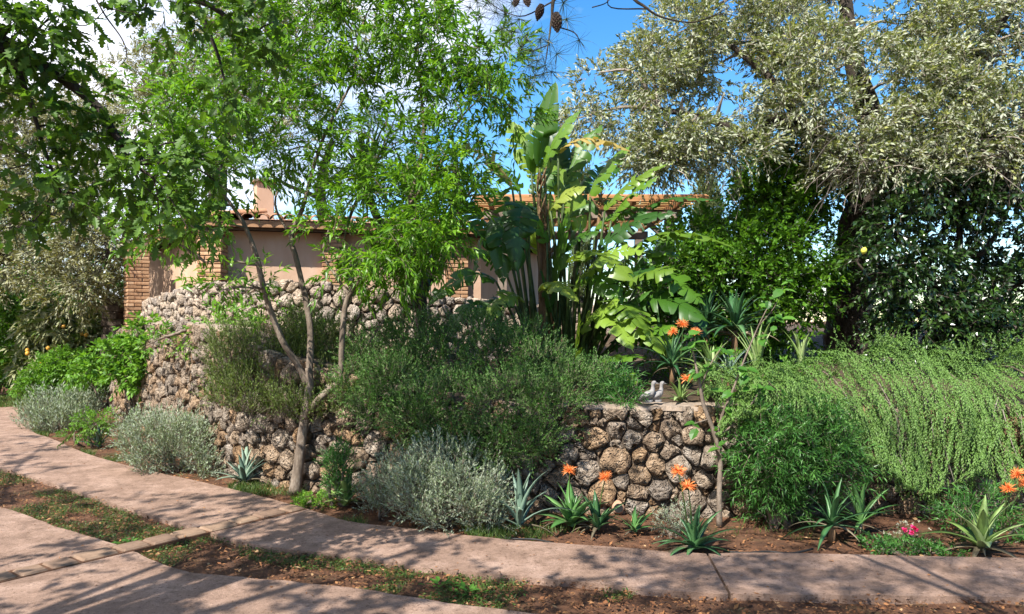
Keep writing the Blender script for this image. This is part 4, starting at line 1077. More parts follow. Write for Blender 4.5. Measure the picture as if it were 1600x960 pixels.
# ------------------------------------------------------------------ overhanging pine (behind the camera)
pine = tree('pine_tree', 'pine whose coned twigs dangle in at the top of the sky', Vector((1.8, -1.6, 0)))
tp = catmull([[1.8, -1.6, -.05, .24], [1.75, -1.5, 2.0, .2], [1.6, -1.3, 4.0, .17], [1.5, -1.1, 6.2, .1]], 5)
tube('trunk', tp, M['darkbark'], pine, 12, .08); skp = [tp]
pbr = [
    wl([1.6, -1.2, 4.0, .04], [(1150, -560, 2.4, .02), (960, -200, 3.2, .013), (900, -60, 3.5, .011), (868, -10, 3.5, .010), (862, 30, 3.5, .006), (858, 60, 3.5, .004), (852, 100, 3.5, .002)]),
    wl([1.7, -1.3, 3.2, .04], [(1400, -300, 2.4, .018), (1200, -120, 3.2, .012), (1000, -20, 3.6, .010), (1012, 14, 3.6, .006), (1045, 30, 3.6, .004), (1090, 34, 3.6, .003), (1140, 12, 3.6, .002)]),
    catmull([[1.5, -1.1, 5.0, .08], [2.6, .4, 5.4, .03], [3.6, 1.4, 5.5, .015]], 5),
    catmull([[1.5, -1.1, 5.6, .08], [.8, .6, 6.0, .03], [.2, 1.6, 6.2, .015]], 5),
    catmull([[1.6, -1.3, 4.4, .05], [.6, -.2, 5.0, .02], [-.6, .6, 5.3, .012], [-1.4, 1.0, 5.3, .006]], 5),
    catmull([[1.6, -1.2, 4.8, .05], [2.2, 0, 5.2, .02], [2.6, .8, 5.4, .010]], 5),
    catmull([[1.5, -1.1, 5.8, .08], [2.0, 1.0, 6.4, .03], [2.2, 2.0, 6.5, .015]], 5),
]
for b in pbr: tube('branch', b, M['darkbark'], pine, 7, .06); skp.append(b)
for q in [[(868, 0, 3.5, .004), (820, 25, 3.5, .003), (790, 20, 3.5, .002)], [(862, 40, 3.5, .004), (895, 50, 3.5, .003), (905, 62, 3.5, .002)], [(858, 70, 3.5, .003), (830, 80, 3.5, .0025), (812, 76, 3.5, .0015)], [(866, 0, 3.5, .004), (890, -5, 3.5, .003), (880, 5, 3.5, .002)], [(1012, 14, 3.6, .004), (955, 12, 3.6, .003), (950, -10, 3.6, .002)], [(925, 12, 3.6, .003), (945, 6, 3.6, .0025), (955, -3, 3.6, .002)], [(1090, 34, 3.6, .003), (1130, 22, 3.6, .002), (1160, 30, 3.6, .0015)], [(750, -10, 3.5, .003), (770, 8, 3.5, .0025), (790, 20, 3.5, .002)]]:
    tube('twig', limb(q, 4), M['darkbark'], pine, 5, 0)
s = Soup()
tufts = [(814, 73), (832, 80), (852, 102), (905, 62), (858, 68), (760, 5), (775, 20), (790, 22), (745, 2), (812, 30), (840, 95), (880, 5), (800, 5), (848, 115), (826, 102), (785, 45), (750, 25), (770, -5), (800, 50), (870, 85), (845, 60), (822, 55), (885, 30), (735, 12), (862, 112), (836, 118)]
for px, py in tufts:
    n = 34; p = np.tile(np.array(P(px, py, 3.5 + R.normal(0, .06))), (n, 1))
    d = unit(R.normal(size=(n, 3)) + np.array([0, 0, -.35])); leaf_block(s, 'blade', p, d, R.normal(size=(n, 3)), R.uniform(.07, .12, n), np.full(n, .0022), R.uniform(0, 1, n))
over = [tuple(list(b[i, :3] + R.normal(0, .3, 3)) + [.65, .6, .3]) for b in pbr[2:] for i in range(3, len(b), 2)]
sprays(s, R, over, 1700, .28, 14, .13, .012, 'blade', up=.3, out=.6, droop=.1, ang=55, leafdroop=0, gap=-.2, mat_twig=1, twr=.005)
crown(pine, s, (M['needle'], M['darkbark']))
def cone_mesh():
    s_ = Soup(); n = 10
    for i in range(n):
        k = i / (n - 1); r = .028 * math.sin(math.pi * (.16 + .78 * k)) ** .8; z = -.085 * k
        for j in range(8):
            a = 2 * math.pi * (j + .5 * (i % 2)) / 8; w = r * .5
            c, sn = math.cos(a), math.sin(a)
            tip = (r * c, r * sn, z - .006); tip2 = (r * c, r * sn, z + .004)
            l_ = (r * .45 * c - w * sn, r * .45 * sn + w * c, z + .006); r_ = (r * .45 * c + w * sn, r * .45 * sn - w * c, z + .006); bt = (r * .3 * c, r * .3 * sn, z - .012)
            s_.add([tip, tip2, l_, r_, bt], [(0, 2, 1), (0, 1, 3), (1, 2, 3), (0, 4, 2), (0, 3, 4), (2, 4, 3)], .5)
    v, f = tube_geo([[0, 0, .004, .004], [0, 0, -.03, .015], [0, 0, -.06, .015], [0, 0, -.09, .004]], 7); s_.add(v, f, .3)
    o = s_.build('pine_cone', (M['cone'],)); me = o.data; bpy.data.objects.remove(o); return me
cm = cone_mesh()
for px, py, sc_, ax in [(869, 22, .95, (.1, .1)), (846, 8, .75, (.3, -.2)), (822, -6, .7, (.2, .4)), (808, -4, .6, (-.3, .3))]:
    o = link('pine_cone', cm, pine, world_space=False); o.location = P(px, py, 3.47) - pine.location; o.scale = (sc_,) * 3; o.rotation_euler = (ax[0], ax[1], R.uniform(0, 3))

# ------------------------------------------------------------------ rosette plants: every leaf its own part
def rosette_leaf(name, mat, curl=.5, wide=.16, seg=7, chan=.25, base=.7, up0=75, up1=10, thick=.02):
    """unit-long leaf that leaves the heart at up0 degrees and bends to up1; fleshy: upper and lower skin"""
    v = []; f = []; x = z = 0.0
    for i in range(seg + 1):
        k = i / seg; w = wide * .5 * (base + (1 - base) * min(1, k / .35)) * (1 - k ** 2.6) + .002
        a = rad(up0 + (up1 - up0) * k ** 1.2)
        ch = chan * w * (1 - .5 * k); th = thick * (1 - k) + .002
        nx_, nz_ = -math.sin(a), math.cos(a)
        v += [(x + nx_ * ch, -w, z + nz_ * ch), (x, 0, z), (x + nx_ * ch, w, z + nz_ * ch), (x - nx_ * th, 0, z - nz_ * th)]
        x += math.cos(a) / seg; z += math.sin(a) / seg
    for i in range(seg):
        a = i * 4; b = a + 4
        f += [(a, b, b + 1, a + 1), (a + 1, b + 1, b + 2, a + 2), (a + 2, b + 2, b + 3, a + 3), (a + 3, b + 3, b, a)]
    me = pmesh(name, v, f, .5); me.materials.append(mat); me.polygons.foreach_set('use_smooth', [True] * len(me.polygons)); return me

def rosette(name, label, base, size, n, mat, wide=.16, cat='agave', group=None, tilt=(0, 0), up=(82, 20), spread=(.75, 1.1), lean=0.0, stem=0.0, chan=.3, seed=None, sag=.0, scalez=1.0):
    t = empty(name, base, label, cat, group)
    rows = 4
    ms = []
    for k in range(rows):
        kk = k / (rows - 1); u0 = up[0] + (up[1] - up[0]) * kk
        ms.append(rosette_leaf('leaf', mat, wide=wide, up0=min(88, u0 + 14), up1=u0 - 22 - sag * (10 + 55 * kk), chan=chan))
    if stem:
        tube('stem', [[base[0], base[1], base[2] - .02, size * .06], [base[0], base[1], base[2] + stem, size * .05]], M['fibre'], t, 7)
    for i in range(n):
        k = min(rows - 1, int(rows * (i / n) ** .9))
        o = link('leaf', ms[k], t, world_space=False)
        sc_ = size * R.uniform(spread[0] - .15, spread[1]) * (.75 + .25 * (k + .5) / rows)
        o.location = (0, 0, stem + .01 + R.uniform(0, .02)); o.scale = (sc_, sc_ * R.uniform(.85, 1.15), sc_ * scalez)
        o.rotation_euler = (R.normal(0, .06) + tilt[0], R.normal(0, .08) + tilt[1], i * 2.399 + R.normal(0, .15))
    dm = rosette_leaf('dry_leaf', M['deadleaf'], wide=wide * .6, up0=18, up1=-42, chan=.6)
    for i in range(max(3, n // 4)):
        o = link('dry_leaf', dm, t, world_space=False); sc_ = size * R.uniform(.45, .85)
        o.location = (0, 0, stem * .8 + .02); o.scale = (sc_,) * 3; o.rotation_euler = (R.normal(0, .15), R.normal(.05, .1), R.uniform(0, 6.28))
    return t

def aloe_flower(t, base, tip, rows=2, r=.043, lean=(0, 0, 0)):
    """bare stalk with a flat head of drooping orange tubes, parts of its aloe"""
    b, e = Vector(base), Vector(tip)
    m_ = (b + e) / 2 + Vector((R.normal(0, .012), 0, 0))
    pth = catmull([list(b) + [.006], list(m_) + [.005], list(e) + [.004]], 5)
    tube('flower_stalk', pth, M['stalk'], t, 6, .03)
    s = Soup()
    n = 64; ph = R.uniform(0, 6.28, n); el = R.uniform(-.65, 1.15, n)
    d = np.stack([np.cos(ph) * np.cos(el), np.sin(ph) * np.cos(el), np.sin(el)], 1)
    p = np.array(e)[None] + d * .006
    leaf_block(s, 'blade', p, d + np.array([0, 0, -.12]), d[:, [1, 2, 0]] + .01, r * R.uniform(.6, 1.4, n), np.full(n, .008), R.uniform(0, 1, n))
    leaf_block(s, 'blade', p, d + np.array([0, 0, -.12]), np.cross(d, d[:, [1, 2, 0]]) + .01, r * R.uniform(.8, 1.5, n), np.full(n, .009), R.uniform(0, 1, n))
    s.build('flower_head', (M['orange'],), t)

GB = 'rosettes along the foot of the wall'
rosette('agave_plant', 'pale edged agave beside the thin green shrub near the peach trunk', G(540, 792), 0.40, 24, M['paleagave'], wide=0.260, up=(80, 15))
a1 = rosette('aloe_plant', 'broad leaved aloe under the leftmost orange flower', G(893, 825), 0.42, 27, M['agave'], wide=0.248, up=(80, 14), cat='aloe', sag=.15)
a2 = rosette('aloe_plant', 'upright green aloe just right of the broad leaved one', G(934, 830), 0.35, 21, M['aloe'], wide=0.201, up=(85, 25), cat='aloe')
rosette('aloe_plant', 'small aloe below the clay drain pipe', G(992, 834), 0.24, 15, M['agave'], wide=0.236, up=(80, 18), cat='aloe')
a4 = rosette('aloe_plant', 'dense dark aloe touching the drive by the thin sapling', G(1085, 862), 0.37, 34, M['aloe'], wide=0.201, up=(86, 8), cat='aloe', sag=.3)
rosette('agave_plant', 'dusty blue agave with arching leaves beside the grey lavender', G(812, 826), 0.61, 14, M['blueagave'], wide=0.142, up=(80, 25), sag=.5)
rosette('agave_plant', 'shadowed agave against the wall behind the round lavender', G(382, 757), 0.47, 18, M['blueagave'], wide=0.177, up=(75, 15))
rosette('aloe_plant', 'spiky aloe with drooping lower leaves under the narrow leaved shrub', G(1300, 846), 0.44, 22, M['aloe'], wide=0.13, up=(86, -8), cat='aloe', sag=.3, stem=.1)
rosette('aloe_plant', 'grey green aloe right of the spiky one under the trailing rosemary', G(1345, 838), 0.42, 18, M['agave'], wide=0.14, up=(82, 5), cat='aloe', stem=.08, sag=.2)
a5 = rosette('aloe_plant', 'large pale aloe at the right edge with tall orange blooms', G(1535, 862), 0.46, 20, M['paleagave'], wide=0.22, up=(82, 22), cat='aloe', sag=.2)
rosette('agave_plant', 'tiny agave at the drive edge left of the round lavender', G(155, 700), 0.35, 14, M['blueagave'], wide=0.212, up=(75, 15))

def fl(t, bx, by, tx, ty, Y, r=.045):
    aloe_flower(t, P(bx, by, Y), P(tx, ty, Y - .02), r=r)
fl(a1, 894, 812, 890, 735, 5.9); fl(a2, 936, 815, 946, 746, 5.85); fl(a4, 1075, 835, 1060, 737, 5.5); fl(a4, 1082, 835, 1075, 760, 5.4)
fl(a5, 1570, 806, 1590, 742, 5.35, .04); fl(a5, 1568, 806, 1576, 764, 5.3, .038); fl(a5, 1575, 800, 1601, 756, 5.4, .038)

# terrace rosettes
def T(px, Y, z):
    return Vector(((px - 800) / FPX * Y, Y, z))
t1 = rosette('aloe_plant', 'big spreading tree aloe in the middle of the terrace', T(1148, 8.6, 1.1), .66, 44, M['aloe'], wide=.115, up=(86, 0), cat='aloe', sag=.35, stem=.38)
rosette('aloe_plant', 'long leaved aloe beside the laurel left of the striped one', T(1105, 8.9, 1.1), .62, 32, M['aloe'], wide=.10, up=(86, 5), cat='aloe', sag=.4, stem=.42)
rosette('yucca_plant', 'upright striped yucca standing left of the olive trunk', T(1252, 8.0, 1.08), .50, 18, M['paleagave'], wide=.14, up=(88, 62), cat='yucca')
rosette('yucca_plant', 'narrow upright yucca between sapling leaves and tree aloe', T(1183, 7.7, 1.05), .60, 18, M['paleagave'], wide=.10, up=(88, 60), cat='yucca')
t2 = rosette('agave_plant', 'pale agave on the coping right of the stone ducks', T(1064, 6.75, .86), .3, 18, M['paleagave'], wide=.17, up=(84, 8), sag=.2)
t3 = rosette('aloe_plant', 'pale striped aloe clump behind the coping agave', T(1112, 7.1, .95), .48, 28, M['paleagave'], wide=.13, up=(86, 0), cat='aloe', sag=.4, stem=.1)
t4 = rosette('aloe_plant', 'dark aloe tufts under the flower stalks right of the giant leaves', T(1050, 7.5, .98), .5, 26, M['aloe'], wide=.11, up=(86, 0), cat='aloe', sag=.4, stem=.15)
rosette('aloe_plant', 'pale aloe with curling tips left of the sapling fork', T(1140, 7.0, .95), .4, 18, M['blueagave'], wide=.11, up=(84, 5), cat='aloe', sag=.4, stem=.12)
fl(t4, 1062, 570, 1067, 507, 7.5, .05); fl(t4, 1050, 570, 1052, 519, 7.55, .045); fl(t4, 1075, 570, 1087, 519, 7.45, .045); fl(t2, 1072, 625, 1073, 592, 6.7, .042)

# ------------------------------------------------------------------ giant bird of paradise
def paddle(root, base, knee, tip, L, Wd, mat, face=0.0, sag=.4, torn=.25, dry=False, r=.016):
    """stalk from base through knee to the blade base; blade bends along knee->tip and hangs; slits reach the midrib"""
    base, knee, tip = Vector(base), Vector(knee), Vector(tip)
    mid = (base + knee) / 2 + Vector((R.normal(0, .02), R.normal(0, .03), .03))
    tube('leaf_stalk', catmull([list(base) + [r * 1.6], list(mid) + [r * 1.2], list(knee) + [r * .8]], 5), M['stalk'], root, 7, .02)
    seg = 30; tip = knee + (tip - knee) * 1.25
    d0 = (tip - knee); Lr = d0.length; d0.normalize()
    # midrib path: starts along stalk/tip mean, droops
    st = ((knee - mid).normalized() * .6 + d0 * .8 + Vector((0, 0, sag * .5))).normalized()
    ctrl = knee + st * Lr * .5
    pts = []
    for i in range(seg + 1):
        k = i / seg
        pts.append(knee * (1 - k) ** 2 + ctrl * 2 * k * (1 - k) + tip * k * k)
    v = []; f = []
    tocam = (Vector((0, 0, EYE)) - knee).normalized()
    ang = face
    for sgn in (-1, 1):
        i = 0; groups = []
        while i < seg:
            ln = int(R.integers(1, 4)) if R.uniform() < torn * 2.4 else int(R.integers(4, 9)); groups.append((i, min(seg, i + ln))); i += ln
        for (a, b) in groups:
            dr = R.normal(.06, .17) * (1 + torn * 2.2); sw = R.normal(0, .16) * torn * 3
            st_i = len(v)
            for i in range(a, b + 1):
                k = i / seg; q = pts[i]; tg = (pts[min(seg, i + 1)] - pts[max(0, i - 1)]).normalized()
                s0 = tg.cross(Vector((0, 0, 1)))
                if s0.length < .15: s0 = tg.cross(Vector((0, -1, .2)))
                s0.normalize(); nn = s0.cross(tg)
                s1 = Matrix.Rotation(ang, 3, tg) @ s0; n1 = Matrix.Rotation(ang, 3, tg) @ nn
                w = Wd * .5 * (math.sin(math.pi * min(1, .06 + k * .97)) ** .55) * (1.05 - .25 * k)
                edge = 1 - (.16 * torn if i in (a, b) and 0 < i < seg else 0)
                for j, u in enumerate((0, .35, .72, 1.0)):
                    droop = sag * .22 * u * u + dr * u * u * .8
                    p = q + s1 * (sgn * w * u * edge) + n1 * (w * (.18 * u * (1 - u) * 2 - droop)) + tg * (w * (.34 * u + sw * u * u)) + Vector((0, 0, R.normal(0, .004)))
                    v.append(p)
            m_ = b - a
            for i in range(m_):
                for j in range(3):
                    A_ = st_i + i * 4 + j
                    q4 = (A_, A_ + 4, A_ + 5, A_ + 1)
                    f.append(q4 if sgn < 0 else q4[::-1])
    me = pmesh('blade', v, f, .5)
    o = link('leaf', me, root, (mat,), True)
    rib = [list(p - Vector((0, 0, .004))) + [r * .62 * (1 - .85 * i / seg)] for i, p in enumerate(pts)]
    tube('midrib', rib, M['stalk'], o, 5, 0)
    return o

SY = 8.6
stre = empty('bird_of_paradise', T(870, SY, .85), 'giant bird of paradise clump with torn paddle leaves before the pergola', 'plant')
BX = [(835, 555), (850, 550), (865, 560), (880, 560), (895, 560), (910, 565)]
leaves = [  # knee px, tip px, dY tip, width px, mat, face, sag, torn, base idx
    ((843, 262), (864, 152), 0, 40, 'strel', 1.1, .05, .1, 2), ((850, 262), (897, 190), -.2, 34, 'strel', .8, .1, .3, 3), ((872, 240), (962, 238), -.3, 34, 'streldry', .3, .7, .6, 3),
    ((800, 292), (733, 240), -.3, 40, 'streldry', .5, .7, .4, 0), ((922, 308), (973, 244), -.2, 40, 'strel', .9, .1, .25, 4), ((945, 330), (1024, 272), -.3, 34, 'strelpale', .5, .2, .5, 4), ((955, 345), (1014, 290), -.4, 36, 'strel', .7, .2, .4, 5),
    ((975, 352), (1090, 322), -.4, 34, 'streldark', .3, .6, .6, 5), ((935, 392), (1032, 345), -.5, 40, 'streldark', .6, .2, .4, 4), ((985, 392), (1112, 388), -.6, 40, 'strelpale', .2, .8, .6, 5), ((890, 412), (972, 436), -.9, 62, 'strelpale', .1, .9, .35, 3),
    ((985, 440), (1078, 470), -.7, 70, 'strel', .3, .9, .5, 5), ((970, 480), (1080, 500), -.9, 60, 'strel', .3, .8, .4, 5), ((940, 480), (1000, 520), -1.0, 54, 'strelpale', .2, .8, .6, 4), ((985, 520), (1050, 556), -1.0, 54, 'strelpale', .3, .8, .4, 5),
    ((826, 330), (812, 412), -.5, 56, 'streldark', .2, .8, .4, 1), ((800, 350), (790, 430), -.4, 50, 'streldark', .4, .8, .4, 0), ((775, 440), (688, 472), -.4, 40, 'strel', .4, .8, .4, 0), ((850, 455), (893, 470), -.9, 44, 'strelpale', .2, .9, .3, 2),
    ((868, 460), (884, 356), -.3, 48, 'strel', 1.2, .05, .1, 3), ((893, 470), (905, 370), -.2, 44, 'streldark', 1.1, .05, .15, 4), ((899, 566), (904, 504), -1.1, 30, 'strelpale', 1.2, .05, .15, 4), ((930, 570), (992, 562), -1.1, 36, 'strel', .4, .6, .3, 5), ((955, 585), (985, 600), -1.2, 30, 'strel', .4, .6, .3, 5),
    ((760, 480), (708, 528), -.3, 40, 'streldark', .5, .8, .4, 0), ((812, 300), (770, 262), .2, 44, 'strel', .7, .3, .5, 1), ((880, 300), (930, 215), .3, 40, 'strel', .8, .2, .4, 3), ((838, 285), (800, 205), .2, 40, 'strel', .9, .2, .4, 1), ((905, 360), (870, 270), .2, 44, 'strel', 1.0, .1, .3, 3),
    ((860, 330), (905, 300), -.2, 40, 'strelpale', .5, .6, .3, 3), ((830, 270), (845, 200), .1, 36, 'strel', 1.0, .1, .3, 1), ((920, 420), (990, 400), -.5, 50, 'strel', .4, .5, .4, 4), ((945, 450), (1030, 440), -.6, 56, 'streldark', .4, .6, .5, 5), ((800, 420), (745, 400), -.3, 46, 'strel', .5, .6, .4, 0),
    ((905, 520), (955, 480), -.8, 44, 'strel', .7, .3, .3, 4), ((930, 530), (1000, 470), -.7, 44, 'streldark', .7, .3, .4, 5), ((780, 400), (735, 330), .1, 46, 'strel', .7, .3, .4, 0), ((890, 340), (960, 320), .2, 44, 'streldark', .5, .5, .4, 4), ((818, 470), (770, 500), -.6, 36, 'strelpale', .3, .8, .4, 0),
    ((860, 300), (880, 225), .5, 44, 'strel', 1.0, .1, .3, 2), ((960, 420), (1060, 410), -.2, 50, 'strel', .4, .7, .5, 5), ((840, 400), (855, 320), .2, 46, 'strel', 1.0, .1, .2, 2), ((955, 540), (1020, 530), -.6, 50, 'streldark', .4, .7, .4, 5), ((915, 300), (960, 270), .6, 40, 'streldark', .7, .3, .4, 4),
    ((805, 340), (760, 300), .3, 44, 'strel', .7, .4, .4, 0), ((995, 450), (1040, 380), -.2, 44, 'strel', .7, .3, .5, 5), ((870, 520), (850, 440), -.5, 44, 'streldark', 1.0, .1, .2, 3),
    ((960, 460), (1040, 430), -.8, 50, 'strelpale', .3, .6, .5, 5), ((1000, 480), (1085, 520), -.6, 50, 'streldark', .3, .8, .5, 5), ((950, 500), (1020, 545), -1.0, 52, 'strel', .3, .8, .4, 5), ((920, 500), (975, 540), -1.0, 46, 'strel', .3, .8, .4, 4), ((820, 380), (775, 370), -.2, 46, 'strel', .5, .6, .4, 0), ((805, 480), (745, 505), -.4, 44, 'strel', .4, .8, .4, 0),
    ((790, 360), (748, 420), .1, 46, 'streldark', .5, .8, .4, 0), ((835, 310), (865, 270), .2, 40, 'strel', .9, .2, .3, 2), ((880, 280), (855, 200), .4, 40, 'streldark', .9, .1, .3, 3), ((930, 360), (1000, 335), -.1, 44, 'strel', .5, .5, .5, 5), ((905, 440), (960, 470), -.7, 46, 'strel', .3, .8, .4, 4), ((855, 380), (815, 330), -.2, 46, 'strel', .9, .2, .3, 1),
    ((875, 400), (925, 370), -.4, 46, 'strel', .7, .4, .3, 4), ((890, 470), (935, 420), -.5, 42, 'strel', .8, .2, .3, 4), ((970, 540), (1040, 520), -.9, 46, 'strel', .3, .7, .4, 5), ((825, 520), (780, 540), -.6, 38, 'strel', .4, .7, .4, 1)]
for (kx, ky), (tx, ty), dY, wpx, mt, fc, sg, tn, bi in leaves:
    bx, by = BX[bi]; by = 590
    b_ = P(bx + R.normal(0, 8), by, SY + R.normal(0, .12))
    sgn = 1 if tx >= kx else -1
    paddle(stre, b_, P(kx, ky, SY + dY * .5), P(tx, ty, SY + dY), 1, m2(wpx * 1.08, SY), M[mt], fc * sgn + R.normal(0, .12), sg, tn, r=.015)
for px, top, r in [(830, 470, .045), (852, 330, .055), (868, 470, .05), (888, 480, .045), (848, 460, .04), (842, 300, .03), (938, 330, .03)]:
    tube('stem', limb([(px * .4 + 865 * .6 if px > 900 else px + 6, 600, SY, r * 1.2), (px + (-20 if px > 900 else 3), (600 + top) / 2, SY, r), (px, top, SY, r * .7)], 6), M['fibre'], stre, 8, .15)
for px, py, n in [(842, 295, 12), (852, 335, 12), (938, 325, 14), (858, 400, 8), (850, 470, 10)]:   # dry sheaths
    for i in range(n // 2):
        p = P(px + R.normal(0, 4), py + R.normal(0, 6), SY - .08)
        e = p + Vector((R.normal(0, .07), R.normal(-.03, .03), R.uniform(.1, .25)))
        tube('dry_sheath', [list(p) + [.008], list((p + e) / 2) + [.012], list(e) + [.002]], M['fibre'], stre, 5, .2)

# ------------------------------------------------------------------ tree yucca behind the peach
yy = 9.4
yuc = empty('yucca_tree', T(655, yy, .9), 'tree yucca with spiky dark heads behind the peach tree', 'tree')
trunks = [[(655, 600, yy, .075), (656, 520, yy, .07), (660, 450, yy, .065), (655, 380, yy, .06), (645, 320, yy, .055)], [(655, 480, yy, .06), (615, 400, yy, .055), (585, 330, yy, .05), (572, 290, yy, .05)], [(657, 470, yy, .055), (690, 390, yy, .05), (712, 320, yy, .05)]]
for i, b in enumerate(trunks): tube('trunk' if i == 0 else 'branch', limb(b, 5), M['darkbark'], yuc, 8, .12)
yl = [rosette_leaf('leaf', M['yucca'], wide=.075, up0=10, up1=-12, chan=.2, seg=4, base=.8, thick=.006), rosette_leaf('leaf', M['yucca'], wide=.07, up0=5, up1=-35, chan=.2, seg=4, base=.8, thick=.006)]
dl = rosette_leaf('dead_leaf', M['deadleaf'], wide=.06, up0=0, up1=-10, chan=.3, seg=4, base=.8, thick=.005)
def spiky(root, c, n, L, me_list, lo=-50, hi=80, name='leaf'):
    for i in range(n):
        o = link(name, me_list[i % len(me_list)], root, world_space=False)
        e = rad(lo + (hi - lo) * ((i + .5) / n) ** .8); sc_ = L * R.uniform(.8, 1.15)
        o.location = c - root.location + Vector((R.normal(0, .02), R.normal(0, .02), R.uniform(-.1, .08))); o.scale = (sc_, sc_, sc_)
        o.rotation_euler = (0, -e + R.normal(0, .08), i * 2.399 + R.normal(0, .2))
spiky(yuc, P(572, 285, yy), 75, .72, yl); spiky(yuc, P(645, 315, yy), 65, .7, yl); spiky(yuc, P(712, 318, yy), 55, .65, yl); spiky(yuc, P(655, 395, yy), 30, .55, yl, -75, 0)
spiky(yuc, P(650, 380, yy), 26, .55, [dl], -86, -60, 'dead_leaf'); spiky(yuc, P(690, 380, yy), 18, .5, [dl], -86, -60, 'dead_leaf')
# small palm-like yucca by the parapet
ys = empty('yucca_plant', T(782, 10.0, .8), 'small spiky yucca in front of the parapet beside the giant leaves', 'yucca')
tube('stem', [[*T(782, 10.0, .75), .05], [*T(780, 10.0, 1.5), .045]], M['darkbark'], ys, 7, .1)
spiky(ys, Vector(T(780, 10.0, 1.52)), 26, .38, yl, -20, 80)

# ------------------------------------------------------------------ rosemary, lavender and other shrubs
def needle_bush(name, label, base, clusters, n, mat, Y, sprig=.26, nl=22, L=.03, W=.006, up=1.0, out=.7, depth=.5, droop=.05, gap=-.6, ang=38, tsd=.2, cat='shrub', rnd=.35, stems=6, shell=.5, gscale=4, group=None, twr=.0025, bark='bark', ydep=None, upn=.5):
    t = empty(name, base, label, cat, group)
    cl = [C(px, py, Y + dY, rx, ry, depth) for px, py, rx, ry, dY in clusters]
    bx, by, bz = base
    for i in range(stems):
        c = cl[(i * 3) % len(cl)]
        e = np.array(c[:3]); b_ = np.array([bx + R.normal(0, .06), by + R.normal(0, .06), bz - .02])
        tube('stem', catmull([list(b_) + [.014], list((b_ + e) / 2 + R.normal(0, .05, 3)) + [.010], list(e) + [.004]], 4), M[bark], t, 5, .1)
    s = Soup()
    sprays(s, R, cl, n, sprig, nl, L, W, 'diamond', up=up, out=out, droop=droop, ang=ang, leafdroop=0, gap=gap, gscale=gscale, mat_twig=1, twr=twr, tsd=tsd, rnd=rnd, shell=shell, upn=upn)
    o = s.build('foliage', (M[mat], M[bark]), t); o['kind'] = 'stuff'
    return t

needle_bush('rosemary_bush', 'big dark green rosemary spilling over the middle of the wall', T(760, 7.4, .85),
            [(600, 560, 50, 50, .5), (640, 600, 60, 60, .1), (650, 530, 50, 40, .6), (700, 560, 60, 50, .3), (710, 640, 65, 60, -.35), (780, 570, 60, 50, .1), (800, 640, 70, 60, -.65), (850, 580, 50, 45, -.1), (860, 645, 45, 50, -.75), (890, 605, 36, 40, -.5), (690, 680, 50, 36, -.45), (790, 690, 60, 34, -.75), (830, 690, 36, 26, -.8), (590, 620, 36, 50, .3), (930, 590, 26, 22, 0), (740, 530, 50, 36, .5), (820, 540, 45, 34, .4), (640, 660, 40, 36, -.45), (740, 700, 50, 30, -.6), (590, 640, 36, 34, -.3), (560, 600, 30, 36, -.1), (610, 600, 40, 40, -.2), (570, 560, 30, 30, .3), (660, 640, 45, 45, -.45)],
            8400, 'rosemary', 7.15, sprig=.15, nl=17, L=.030, W=.010, up=.7, out=.9, depth=.45)
needle_bush('rosemary_bush', 'yellow green rosemary left of the peach stems', T(430, 8.2, 1.3),
            [(370, 580, 40, 45, -.3), (420, 560, 45, 45, -.2), (400, 620, 50, 36, -.55), (460, 580, 40, 50, -.1), (360, 545, 26, 26, .1), (500, 560, 40, 55, 0), (520, 610, 40, 40, -.5), (470, 530, 36, 40, .2), (450, 630, 36, 28, -.6), (545, 560, 30, 50, .2), (360, 620, 26, 26, -.4), (490, 640, 40, 24, -.75), (545, 630, 30, 26, -.85)],
            4300, 'rosegold', 8.1, sprig=.22, nl=17, L=.034, W=.010, up=1.1, out=.5, depth=.4)
